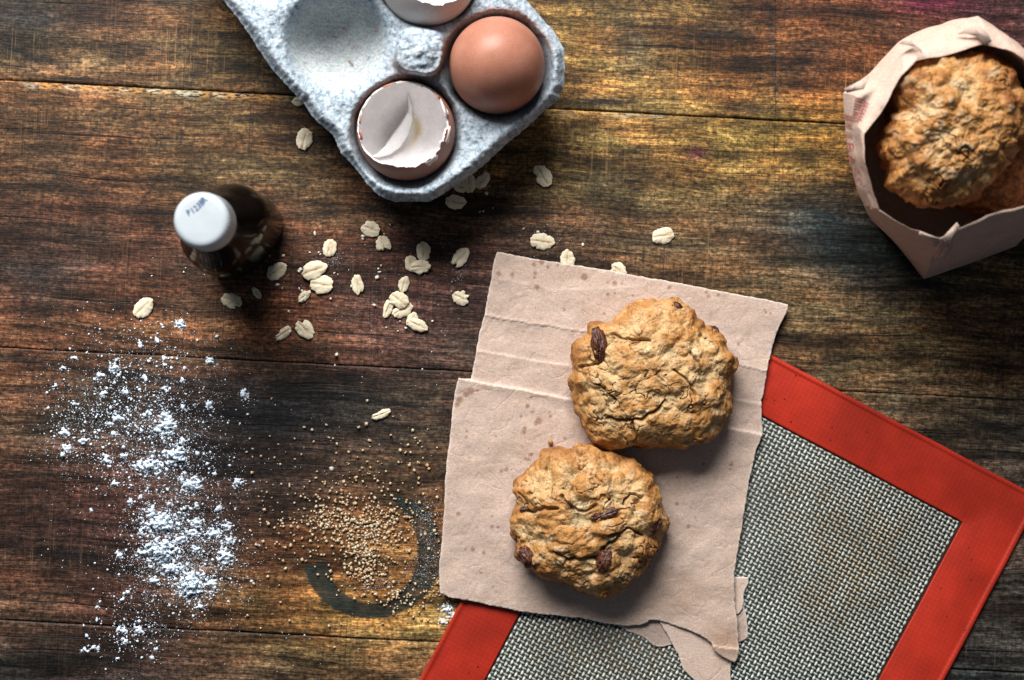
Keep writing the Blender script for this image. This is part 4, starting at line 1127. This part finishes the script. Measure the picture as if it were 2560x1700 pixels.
# photo rows run clockwise, so faces are turned over
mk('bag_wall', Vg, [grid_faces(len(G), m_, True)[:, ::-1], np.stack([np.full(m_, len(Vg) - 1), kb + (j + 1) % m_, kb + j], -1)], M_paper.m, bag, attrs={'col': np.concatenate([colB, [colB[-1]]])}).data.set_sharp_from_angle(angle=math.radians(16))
def bag_pt(s, r, out=0.0004):
    """point on the bag wall: s = station round the mouth (0..20), r = profile row"""
    u = (s * per) % m_; i = int(u); fu = u - i; k = int(r); fr = r - k
    a = G[k, i] * (1 - fu) + G[k, (i + 1) % m_] * fu; b = G[k + 1, i] * (1 - fu) + G[k + 1, (i + 1) % m_] * fu
    p = a * (1 - fr) + b * fr
    return p + Nrm[k, i] * out + np.array([0, 0, out])
M_rink = flat_mat('red_ink', (0.30, 0.035, 0.030), 0.7)
strokes = []
# large outlined capitals running down the narrow side (C S A B I I), then slanted script above them
def glyph(s0, r0, ds, dr, pts): strokes.append([(s0 + x * ds, r0 + y * dr) for x, y in pts])
L_ = {'C': [[(1, .8), (.7, 1), (.3, 1), (0, .7), (0, .3), (.3, 0), (.7, 0), (1, .2)]],
      'S': [[(1, .85), (.6, 1), (.1, .85), (.2, .55), (.8, .45), (1, .2), (.5, 0), (0, .15)]],
      'A': [[(0, 0), (.5, 1), (1, 0)], [(.2, .4), (.8, .4)]],
      'B': [[(0, 0), (0, 1), (.7, .95), (.8, .6), (0, .5), (.9, .4), (.9, .05), (0, 0)]],
      'I': [[(.3, 0), (.3, 1)], [(.7, 0), (.7, 1)]]}
for (ch, s0) in (('C', 17.05), ('S', 17.42), ('A', 17.78), ('B', 18.15), ('I', 18.55), ('I', 18.85), ('I', 19.1)):
    for pl in L_[ch]: glyph(s0 + 0.24, 11.2, -0.24, 2.6, pl)
for k in range(9):
    s = 19.15 + k * 0.095
    glyph(s, 13.6 + 0.12 * k, 0.05, 3.6 - 0.04 * k, [(0, 0), (.7, .55), (.2, 1), (1, 1)] if k % 3 else [(0, 0), (.8, 1)])
for k in range(6):
    s = 19.25 + k * 0.125
    glyph(s, 18.0, 0.05, 1.0, [(0, 0), (1, .3), (0, .7), (1, 1)])
strokes.append([(19.1 + 0.09 * i, 17.6) for i in range(9)])
Vs, Fs = [], []
for st_ in strokes:
    pts = [np.array(bag_pt(s, r)) for s, r in st_]
    for a, b in zip(pts[:-1], pts[1:]):
        d = b - a; L = np.linalg.norm(d)
        if L < 1e-6: continue
        d /= L; sd = np.cross(d, [-0.75, 0.1, 0.65]); sd /= np.linalg.norm(sd); sd *= 0.00016
        k = len(Vs); Vs += [a - sd, a + sd, b + sd, b - sd]; Fs.append([k, k + 1, k + 2, k + 3])
mk('red_lettering', np.array(Vs), np.array(Fs), M_rink, bag, smooth=False)
# small torn folds standing at the mouth
def flap(pts_px, zs, name='paper_fold'):
    pts = np.array([P(x, y, z) for (x, y), z in zip(pts_px, zs)])
    k = len(pts); mid = pts.mean(0) + [0, 0, 0.001]
    V = np.concatenate([pts, [mid], pts - [0, 0, 0.0003]]); j = np.arange(k)
    mk(name, V, [np.stack([np.full(k, k), (j + 1) % k, j], -1), np.stack([j, (j + 1) % k, k + 1 + (j + 1) % k, k + 1 + j], -1)], M_paper.m, bag, attrs={'col': np.tile(PAPER * 1.05, (len(V), 1))}, smooth=False)
flap([(2356, 594), (2392, 556), (2400, 566), (2385, 590), (2382, 622), (2362, 642), (2345, 646), (2372, 620)], [.078, .082, .080, .076, .072, .064, .060, .070])
flap([(2300, 578), (2352, 596), (2345, 612), (2335, 618), (2320, 598), (2296, 588)], [.082, .079, .073, .068, .076, .080])
flap([(2110, 222), (2174, 189), (2160, 222), (2118, 232)], [.078, .082, .084, .076])
flap([(2392, 86), (2420, 70), (2440, 56), (2470, 84), (2480, 104), (2462, 112), (2440, 90), (2415, 84)], [.086, .090, .090, .090, .091, .091, .088, .087])
flap([(2246, 109), (2276, 88), (2300, 118), (2306, 132), (2288, 116)], [.082, .084, .091, .093, .086])

# ------------------------------------------------------------------ rolled oats
M_oat = attr_mat('rolled_oat', rough=0.62, var=0.14, vscale=1100, bump=(1500, 0.5, 0.0003), spec=0.3)
def oat(px, py, L, Wd, ang, seed, label, notch=None, z=0.0, ragg=0.12, tiltv=(0, 0), cut=None):
    nr_, nt_ = 9, 44
    t = np.linspace(0, 2 * np.pi, nt_, endpoint=False)
    R = np.random.RandomState(seed * 7 + 1)
    out = 1 + ragg * fbm(np.stack([np.cos(t) * 1.5, np.sin(t) * 1.5, t * 0 + seed], -1) * 1.6, 3, 0.7)
    out *= 1 - 0.05 * np.cos(2 * t) * 0 + 0.05 * np.cos(t)        # one end blunter
    if notch is not None:
        for na, nw, nd in notch:
            dd = np.angle(np.exp(1j * (t - na)))
            out *= 1 - nd * np.exp(-(dd / nw) ** 2)
    f = np.array([0.0, 0.16, 0.34, 0.52, 0.68, 0.82, 0.92, 0.98, 1.0])
    if R.rand() < 0.5: pass
    X = f[:, None] * out[None] * np.cos(t)[None]; Y = f[:, None] * out[None] * np.sin(t)[None]
    cup = 0.00045 * (R.rand() * 1.5 - 0.2)
    Zt = 0.00055 * (1 - f[:, None] ** 6) + 0 * X + cup * (X ** 2)
    groove = np.exp(-((Y + 0.08 * np.sin(X * 3)) / 0.10) ** 2) * (1 - sstep(0.70, 0.98, np.abs(X))) * (0.45 + 0.75 * sstep(-0.3, 0.5, noise(np.stack([X * 2, Y * 0, X * 0 + seed * 3], -1))))
    Zt = Zt - 0.00022 * groove + 0.00016 * np.exp(-((np.abs(Y) - 0.28) / 0.15) ** 2)
    Zt = Zt + 0.00018 * noise(np.stack([X * 4, Y * 4, X * 0 + seed], -1)) + 0.00025 * noise(np.stack([X * 1.2, Y * 1.2, X * 0 + seed + 3], -1))
    a, b = L / 2 * S * 1.10, Wd / 2 * S * 1.10
    top = np.stack([X * a, Y * b, Zt + 0.0004], -1)
    bot = top[::-1].copy(); bot[..., 2] = np.minimum(0.00008 + cup * X[::-1] ** 2 * 0.9, bot[..., 2] - 0.0001)
    V = np.concatenate([top, bot]).reshape(-1, 3)
    V[:, 2] += V[:, 0] * tiltv[0] + V[:, 1] * tiltv[1] 
    V[:, 2] += max(0, -V[:, 2].min())
    c, s = math.cos(-ang), math.sin(-ang)
    o3 = P(px, py, z)
    W = np.stack([V[:, 0] * c - V[:, 1] * s, V[:, 0] * s + V[:, 1] * c, V[:, 2]], -1) + o3
    cream = np.array([0.78, 0.70, 0.52]) * (0.92 + 0.16 * R.rand()); tan = np.array([0.62, 0.44, 0.22]); br = np.array([0.36, 0.17, 0.06])
    k1 = 0.35 * sstep(-0.2, 0.8, fbm(np.stack([X * 1.5, Y * 1.5, X * 0 + seed], -1), 2)) + 0.25 * np.exp(-((np.abs(Y) - 0.28) / 0.12) ** 2) * (R.rand() < 0.8)
    col = mix(np.broadcast_to(cream, X.shape + (3,)), tan, np.clip(k1, 0, 1))
    col = mix(col, br, np.clip(groove * (0.5 + 0.45 * R.rand()), 0, 1))
    col = np.concatenate([col, col[::-1]]).reshape(-1, 3)
    o = mk('oat_flake', W, grid_faces(2 * nr_, nt_, True)[:, ::-1], M_oat, origin=o3, attrs={'col': col})
    return tag(o, label, 'oat flake', 'rolled oats scattered on the table')
r = math.radians
N1 = [(r(200), 0.35, 0.35)]
oats = [
 (925,572,44,36,r(15),'small shaded oat flake just below the carton corner, first below its tip to the left', [(r(150),0.3,0.25)]),
 (959,611,42,34,r(70),'hook-shaped broken oat flake with a ragged lower end, below the carton corner', [(r(0),0.45,0.6),(r(-40),0.3,0.3)]),
 (1059,628,44,34,r(80),'upright oat flake with a brown groove, topmost of the trio below the carton', [(r(60),0.3,0.25)]),
 (1028,659,38,30,r(70),'oat flake half hidden under its right-hand neighbour in the trio below the carton', None),
 (1050,667,46,31,r(-8),'oat flake lying flat on top, lowest of the trio below the carton', None),
 (1151,645,50,32,r(-52),"slanting split oat flake left of the brown paper's top corner", [(r(185),0.2,0.3)]),
 (824,621,40,32,r(-75),'plain pale oval oat flake standing alone right of the bottle, above the double oats', None),
 (691,679,50,35,r(-35),'oat flake with a strong brown stripe, nearest to the right of the bottle', None),
 (785,676,58,42,r(-22),'largest oat flake, with a brown central line and touching another just below it', [(r(-60),0.25,0.2)]),
 (804,711,54,42,r(3),'wide creamy oat flake tucked directly under the largest striped flake', [(r(0),0.2,0.2)]),
 (761,740,36,20,r(-45),'narrow pointed oat piece lower left of the wide creamy flake', [(r(30),0.4,0.3)]),
 (895,711,48,28,r(84),'upright ragged oat flake alone between the double oats and the oat heap', [(r(20),0.3,0.3),(r(120),0.3,0.25)]),
 (1010,712,38,25,r(-75),'small smooth oat flake standing just above the oat heap', None),
 (970,771,46,21,r(-72),'thin upright oat piece at the left side of the oat heap', [(r(10),0.3,0.2)]),
 (1006,775,50,34,r(-28),'oat flake lying beneath, at the lower right of the oat heap', [(r(110),0.4,0.3)]),
 (997,750,46,38,r(35),'oat flake lying on top of the oat heap', [(r(-90),0.3,0.2)]),
 (1030,799,34,24,r(-62),'short pale oat flake, upper left of the touching pair under the oat heap', None),
 (1043,812,48,28,r(22),'long pale oat flake, lower right of the touching pair under the oat heap', None),
 (1152,744,40,34,r(20),'fan-shaped broken oat flake with toothed edge close to the paper\'s left edge', [(r(10),0.25,0.4),(r(60),0.2,0.35),(r(110),0.2,0.3)]),
 (708,834,44,22,r(-36),'slim notched oat piece, left of the two lowest oats beside the plank seam', [(r(120),0.3,0.4)]),
 (762,822,50,37,r(45),'round notched oat flake, right one of the two lowest oats by the seam', [(r(150),0.3,0.35)]),
 (579,752,50,34,r(20),'oat flake lying in the bottle\'s shadow right below the bottle', [(r(-40),0.22,0.4)]),
 (642,732,30,15,r(52),'tiny slanted oat sliver between the bottle and the striped oats', None),
 (1138,505,48,32,r(4),'oat flake in the carton\'s shadow, lowest of the group below its right side', None),
 (1172,457,44,32,r(82),'oat flake in shade, middle of the clump against the carton\'s right side', None),
 (1206,452,42,26,r(-55),'oat flake in shade, right end of the clump against the carton\'s right side', [(r(60),0.3,0.2)]),
 (1150,467,34,26,r(20),'oat flake half under the carton edge, left end of the shaded clump', None),
 (761,349,50,36,r(-80),'lone upright oat flake left of the carton with a brown stripe', None),
 (1356,439,54,38,r(55),'lone notched oat flake on the wood right of the carton and above the others', [(r(-110),0.22,0.4)]),
 (1353,604,54,39,r(4),'broad cream oat flake with scalloped edge just above the brown paper', [(r(-60),0.15,0.15),(r(-120),0.15,0.15),(r(60),0.15,0.12)]),
 (745,254,28,22,r(0),'oat flake mostly hidden under the carton\'s left edge', None),
 (1418,648,44,33,r(82),'upright oat flake with a dark groove whose foot is at the paper\'s top edge', None),
 (1544,674,38,32,r(30),'oat flake half covered by the paper\'s top edge, the right one of two there', [(r(200),0.2,0.3)]),
 (1656,590,52,36,r(-12),'striped oval oat flake farthest right, alone on the wood above the brown paper', None),
 (358,771,54,38,r(-48),'single big oat flake far left of the bottle\'s foot above the flour', None),
 (952,1036,46,20,r(-22),'lone curled oat sliver above the sugar crystals', [(r(100),0.5,0.3)]),
]
zlift = {4: 0.0009, 8: 0.0008, 15: 0.0013, 17: 0.0007}
for i, (x, y, L, Wd, a, lab, nt) in enumerate(oats):
    oat(x, y, L, Wd, a, i + 1, lab, nt, z=zlift.get(i, 0.0002), tiltv=(0.05 * math.sin(i * 2.1), 0.06 * math.cos(i * 1.7)))

# ------------------------------------------------------------------ loose bits: one object of each material
ICO_V = np.array([(0, 0, 1), (0.894, 0, 0.447), (0.276, 0.851, 0.447), (-0.724, 0.526, 0.447), (-0.724, -0.526, 0.447), (0.276, -0.851, 0.447), (0.724, 0.526, -0.447), (-0.276, 0.851, -0.447), (-0.894, 0, -0.447), (-0.276, -0.851, -0.447), (0.724, -0.526, -0.447), (0, 0, -1)])
ICO_F = np.array([(0,1,2),(0,2,3),(0,3,4),(0,4,5),(0,5,1),(1,6,2),(2,7,3),(3,8,4),(4,9,5),(5,10,1),(6,7,2),(7,8,3),(8,9,4),(9,10,5),(10,6,1),(11,7,6),(11,8,7),(11,9,8),(11,10,9),(11,6,10)])
OCT_V = np.array([(1, 0, 0), (0, 1, 0), (-1, 0, 0), (0, -1, 0), (0, 0, 1), (0, 0, -0.6)], float)
OCT_F = np.array([(0,1,4),(1,2,4),(2,3,4),(3,0,4),(1,0,5),(2,1,5),(3,2,5),(0,3,5)])
CUBE_V = np.array([(x, y, z) for x in (-1, 1) for y in (-1, 1) for z in (-1, 1)], float)
CUBE_F = np.array([(0, 1, 3, 2), (4, 6, 7, 5), (0, 4, 5, 1), (2, 3, 7, 6), (0, 2, 6, 4), (1, 5, 7, 3)])
def scatter(name, shape_v, shape_f, px, py, size, mat, jitter, zsq, label, cat, seed, col=None, tumble=0.3, zoff=0.0):
    R = np.random.RandomState(seed); n = len(px); k = len(shape_v)
    sv = np.repeat(shape_v[None], n, 0) * (1 + jitter * R.uniform(-1, 1, (n, k, 1 if jitter < 0.2 else 3)))
    sv = sv * np.stack([1 + 0.35 * R.uniform(-1, 1, n), 1 + 0.35 * R.uniform(-1, 1, n), zsq * (1 + 0.2 * R.uniform(-1, 1, n))], -1)[:, None]
    tx = R.normal(size=n) * tumble; c, s = np.cos(tx)[:, None], np.sin(tx)[:, None]
    y = sv[..., 1] * c - sv[..., 2] * s; z = sv[..., 1] * s + sv[..., 2] * c; sv[..., 1] = y; sv[..., 2] = z
    a = R.uniform(0, 6.283, n); c, s = np.cos(a)[:, None], np.sin(a)[:, None]
    x = sv[..., 0] * c - sv[..., 1] * s; y = sv[..., 0] * s + sv[..., 1] * c; sv[..., 0] = x; sv[..., 1] = y
    sv = sv * size[:, None, None]
    sv[..., 2] -= sv[..., 2].min(1)[:, None] + size[:, None] * 0.08
    sv = sv + P(px, py, zoff)[:, None, :]
    F = (shape_f[None] + (np.arange(n) * k)[:, None, None]).reshape(-1, shape_f.shape[1])
    at = None
    if col is not None: at = {'col': np.repeat(col(R, n), k, 0)}
    o = mk(name, sv.reshape(-1, 3), F, mat, attrs=at, smooth=False)
    return tag(o, label, cat, kind='stuff')

# oat crumbs
R = np.random.RandomState(11)
bits = [(787,585,9),(709,640,7),(751,674,8),(748,678,7),(797,631,6),(801,636,5),(775,631,5),(693,712,9),(913,612,3),(953,664,6),(948,680,7),(943,694,8),(936,763,8),(880,716,6),(748,722,6),(755,727,5),(826,747,5),(722,779,5),(842,886,9),(1000,804,6),(966,819,6),(995,827,4),(1014,820,5),(1081,803,6),(1345,580,9),(1457,612,7),(1309,572,5),
        (1199,530,4),(1208,528,4),(1216,483,7),(907,592,8),(908,597,6),(1128,728,4),(395,805,5),(397,742,3),(460,680,5),(463,627,4),(829,1172,12),(838,800,3),(845,686,4),(836,683,5),(872,675,3),(975,562,4),(960,585,3),(1048,686,5),(1232,520,3),(464,670,4),(706,721,5),(883,712,5),(946,672,6),(1079,880,3),(675,640,3)]
b = np.array(bits, float)
scatter('oat_crumbs', ICO_V, ICO_F, b[:, 0], b[:, 1], b[:, 2] * S * 0.62, M_oat, 0.45, 0.45, 'small broken crumbs of oat lying among the oat flakes', 'crumbs', 3,
        col=lambda R, n: np.array([0.78, 0.72, 0.60]) * R.uniform(0.8, 1.1, (n, 1)), tumble=0.5)

# flour
M_flour = NT('white_flour')
M_flour.P(Base_Color=M_flour.scale(M_flour.mix(0.0, (0.76, 0.86, 0.96), (1, 1, 1)), M_flour.ramp(M_flour.noise(scale=1500, detail=4), 0.3, 0.7, 0.88, 1.05)), Roughness=0.95, Specular_IOR_Level=0.1)
M_flour.bump(M_flour.noise(scale=1800, detail=4, rough=0.8), 0.6, 0.0003)
heaps = [(418,1064,22,26,1.2),(438,1138,30,26,1.6),(372,1164,38,20,1.4),(479,1210,28,20,1.2),(594,1204,14,14,.8),(402,1308,44,26,1.8),(402,1376,42,36,2.0),(356,1382,18,10,.8),(430,1420,34,16,1.2),(479,1460,40,36,2.0),(493,1308,15,12,.8),
 (562,1391,18,24,1.2),(534,1334,22,14,.9),(574,1351,15,12,.8),(568,1316,12,12,.8),(548,1270,9,12,.6),(528,1457,16,10,.7),(502,1517,12,9,.6),(161,1081,14,14,.8),(209,1101,14,10,.8),(169,1121,14,13,.8),(267,1150,14,14,.7),(287,918,13,17,.7),
 (250,938,13,8,.6),(313,978,12,8,.6),(258,984,12,8,.6),(416,975,9,9,.5),(450,811,13,13,.7),(525,906,11,12,.6),(611,984,11,16,.6),(522,1012,10,10,.5),(459,1018,8,8,.5),(410,1038,12,12,.7),(456,1104,11,10,.6),(456,952,7,9,.5),(361,943,8,8,.5),
 (304,1575,12,8,.6),(347,1575,11,10,.6),(313,1603,9,11,.6),(235,1620,12,8,.5),(212,1626,9,7,.5),(186,895,11,6,.5),(158,918,7,7,.5),(138,966,6,6,.5),(396,854,7,7,.5),(350,857,6,7,.4),(410,895,6,8,.4),(412,912,6,6,.4),(287,1208,8,8,.6),
 (326,1255,8,8,.5),(310,1141,8,8,.5),(284,1085,8,7,.5),(295,1045,16,7,.5),(372,1034,9,9,.5),(395,1076,9,9,.5),(479,1332,16,14,.7),(490,1372,14,8,.6),(446,1350,14,12,.7),(378,1280,14,14,.7),(352,1330,8,12,.6),(300,1388,9,9,.6),(228,1275,5,5,.4),(305,1498,6,6,.4),(320,1480,8,5,.4),
 (386,1448,14,10,.6),(120,1020,4,4,.3),(8,1041,4,4,.3),(380,1644,6,6,.4),(294,1646,6,5,.4),(240,1520,6,6,.4),(250,1505,4,4,.3),(390,1623,5,5,.3),(1118,1525,15,16,.8),(1135,1540,9,9,.6),(1108,1556,10,9,.6),(492,1265,6,8,.4),(350,1243,5,5,.3),(424,1258,9,5,.4)]
xs = np.arange(60, 1160, 1.9); ys = np.arange(780, 1700, 1.9)
X, Y = np.meshgrid(xs, ys, indexing='ij')
dens = np.full(X.shape, -1.0)
peak = np.zeros(X.shape)
for x, y, rx, ry, h in heaps:
    g = 1.35 - np.sqrt(((X - x) / rx) ** 2 + ((Y - y) / ry) ** 2) * 1.0
    dens = np.maximum(dens, g); peak = np.maximum(peak, h * np.clip(g, 0, 2))
haze_d = 0.42 * np.exp(-((X - 340) / 170) ** 2 - ((Y - 1080) / 160) ** 2) + 0.55 * np.exp(-((X - 445) / 110) ** 2 - ((Y - 1370) / 130) ** 2) + 0.3 * np.exp(-((X - 330) / 80) ** 2 - ((Y - 1560) / 100) ** 2)
q = np.stack([X / 9, Y / 9, X * 0], -1)
nz = fbm(q, 4, 0.65)
val = np.maximum(dens, haze_d - 0.52) + 0.95 * nz * (1 - 0.25 * sstep(0.8, 1.3, dens))
hh = np.clip(val - 0.55, 0, None)
z = 0.0013 * sstep(0, 0.7, hh) * (0.4 + peak) * (0.8 + 0.35 * fbm(q * 1.6 + 4, 3, 0.6))
z = np.where(hh > 0, np.maximum(z, 0.00012), -0.0002)
keep = (hh[:-1, :-1] > 0) | (hh[1:, :-1] > 0) | (hh[:-1, 1:] > 0) | (hh[1:, 1:] > 0)
i, j = np.nonzero(keep); nvv = X.shape[1]
Q = np.stack([i * nvv + j, i * nvv + j + 1, (i + 1) * nvv + j + 1, (i + 1) * nvv + j], -1)[:, ::-1]
used = np.unique(Q); rm = -np.ones(X.size, int); rm[used] = np.arange(len(used))
Vfl = P(X.ravel()[used], Y.ravel()[used], 0.0); Vfl[:, 2] = z.ravel()[used]
fo = mk('flour_patches', Vfl, rm[Q], M_flour.m)
tag(fo, 'white flour spilled in small clumps and little heaps on the dark boards at left', 'flour', kind='stuff')
# dust-sized flour grains
def near_heaps(seed, n):
    R = np.random.RandomState(seed); hs = np.array(heaps); w = hs[:, 2] * hs[:, 3]; k = R.choice(len(hs), n, p=w / w.sum())
    return hs[k, 0] + R.normal(size=n) * hs[k, 2] * 1.0, hs[k, 1] + R.normal(size=n) * hs[k, 3] * 1.0
def cloud_pts(lst, seed):
    R = np.random.RandomState(seed); xs_, ys_ = [], []
    for x, y, sx, sy, n in lst:
        xs_.append(x + R.normal(size=n) * sx); ys_.append(y + R.normal(size=n) * sy)
    return np.concatenate(xs_), np.concatenate(ys_)
fx, fy = cloud_pts([(320, 1040, 105, 80, 3300), (420, 1150, 90, 70, 1800), (440, 1370, 75, 80, 4200), (350, 1540, 50, 70, 900), (330, 860, 100, 50, 600), (470, 1000, 70, 110, 700), (520, 1420, 60, 70, 900), (600, 1400, 40, 90, 160), (180, 1080, 45, 60, 700)], 21)
hx, hy = near_heaps(77, 3600)
cx_, cy_ = cloud_pts([(310, 1040, 95, 70, 230), (430, 1180, 80, 70, 100), (455, 1370, 70, 75, 200), (330, 1570, 45, 60, 60), (340, 870, 80, 40, 40)], 23)
fx = np.concatenate([fx, hx, cx_]); fy = np.concatenate([fy, hy, cy_])
sz = np.clip(np.random.RandomState(2).lognormal(-1.25, 0.6, len(fx)), 0.12, 1.6) * 0.00040
sz[-len(cx_):] = np.clip(np.random.RandomState(6).lognormal(-0.1, 0.5, len(cx_)), 0.4, 2.6) * 0.00052
scatter('flour_dust', OCT_V, OCT_F, fx, fy, sz, M_flour.m, 0.35, 0.6, 'fine white specks of flour dusting the dark boards round the flour heaps', 'flour', 22)
fx, fy = cloud_pts([(840, 650, 14, 10, 190), (880, 700, 120, 80, 420), (1135, 690, 22, 25, 100), (1130, 600, 30, 30, 70), (1010, 790, 60, 30, 160), (1430, 620, 60, 25, 200), (1345, 580, 30, 20, 60), (1330, 640, 80, 10, 20), (1145, 680, 12, 12, 50)], 31)
sz = np.clip(np.random.RandomState(3).lognormal(-1.7, 0.5, len(fx)), 0.10, 0.8) * 0.00040
scatter('oat_dust', OCT_V, OCT_F, fx, fy, sz, M_flour.m, 0.3, 0.6, 'very fine pale dust strewn between the scattered oat flakes', 'dust', 32)

# raw sugar
M_sugar = attr_mat('raw_sugar', rough=0.18, var=0.1, vscale=900, bump=None, spec=0.6)
M_sugar.node_tree.nodes['Principled BSDF'].inputs['Transmission Weight'].default_value = 0.25
sx_, sy_ = cloud_pts([(832, 1292, 30, 25, 120), (940, 1318, 42, 24, 130), (905, 1350, 26, 28, 90), (912, 1395, 24, 26, 100), (925, 1432, 30, 18, 60), (910, 1240, 95, 45, 120), (990, 1300, 60, 45, 70), (850, 1330, 70, 40, 70), (870, 1400, 60, 40, 50),
                     (1025, 1495, 40, 16, 60), (975, 1490, 40, 16, 30), (740, 1310, 55, 50, 45), (860, 1200, 190, 90, 60), (760, 1420, 110, 90, 22), (950, 1130, 110, 40, 22), (1090, 1480, 18, 22, 14), (900, 1570, 150, 30, 8)], 41)
R = np.random.RandomState(42)
extra = [(675, 1090), (761, 1068), (897, 1068), (924, 1101), (701, 1160), (823, 1094), (833, 1096), (617, 1130), (872, 1130), (907, 1126), (1001, 1125), (1014, 1131), (1045, 1108), (1055, 1117), (1020, 1112), (667, 1205), (655, 1228), (647, 1241), (727, 1332), (702, 1315), (688, 1387), (632, 1421), (646, 1406), (709, 1402), (698, 1463), (652, 1570), (823, 1564), (897, 1622), (620, 1538), (724, 1551)]
sx_ = np.concatenate([sx_, [e[0] for e in extra]]); sy_ = np.concatenate([sy_, [e[1] for e in extra]])
ok = (sx_ < 1105) & (sx_ > 570)
sx_, sy_ = sx_[ok], sy_[ok]
sz = R.uniform(0.6, 1.35, len(sx_)) * 0.00041
zo = 0
so = scatter('sugar_crystals', CUBE_V, CUBE_F, sx_, sy_, sz, M_sugar, 0.1, 0.8, 'amber raw sugar crystals sprinkled over the dark ring stain', 'sugar', 43,
        col=lambda R, n: mix(np.tile([0.82, 0.68, 0.47], (n, 1)), np.array([0.62, 0.38, 0.18]), R.rand(n) ** 1.5), tumble=0.35)
fx, fy = cloud_pts([(1058, 1290, 16, 28, 260), (1078, 1370, 16, 45, 420), (1050, 1430, 24, 22, 260), (940, 1460, 30, 12, 200), (960, 1370, 40, 40, 220), (1085, 1270, 20, 25, 60), (930, 1350, 18, 25, 120), (1120, 1530, 12, 14, 50)], 51)
ok = fx < 1112
fx, fy = fx[ok], fy[ok]
sz = np.clip(np.random.RandomState(5).lognormal(-1.0, 0.45, len(fx)), 0.15, 0.9) * 0.00038
scatter('sugar_dust', OCT_V, OCT_F, fx, fy, sz, M_sugar, 0.3, 0.8, 'fine glittering sugar dust on the right side of the ring stain', 'sugar', 52,
        col=lambda R, n: np.array([0.72, 0.76, 0.78]) * R.uniform(0.6, 1.1, (n, 1)))
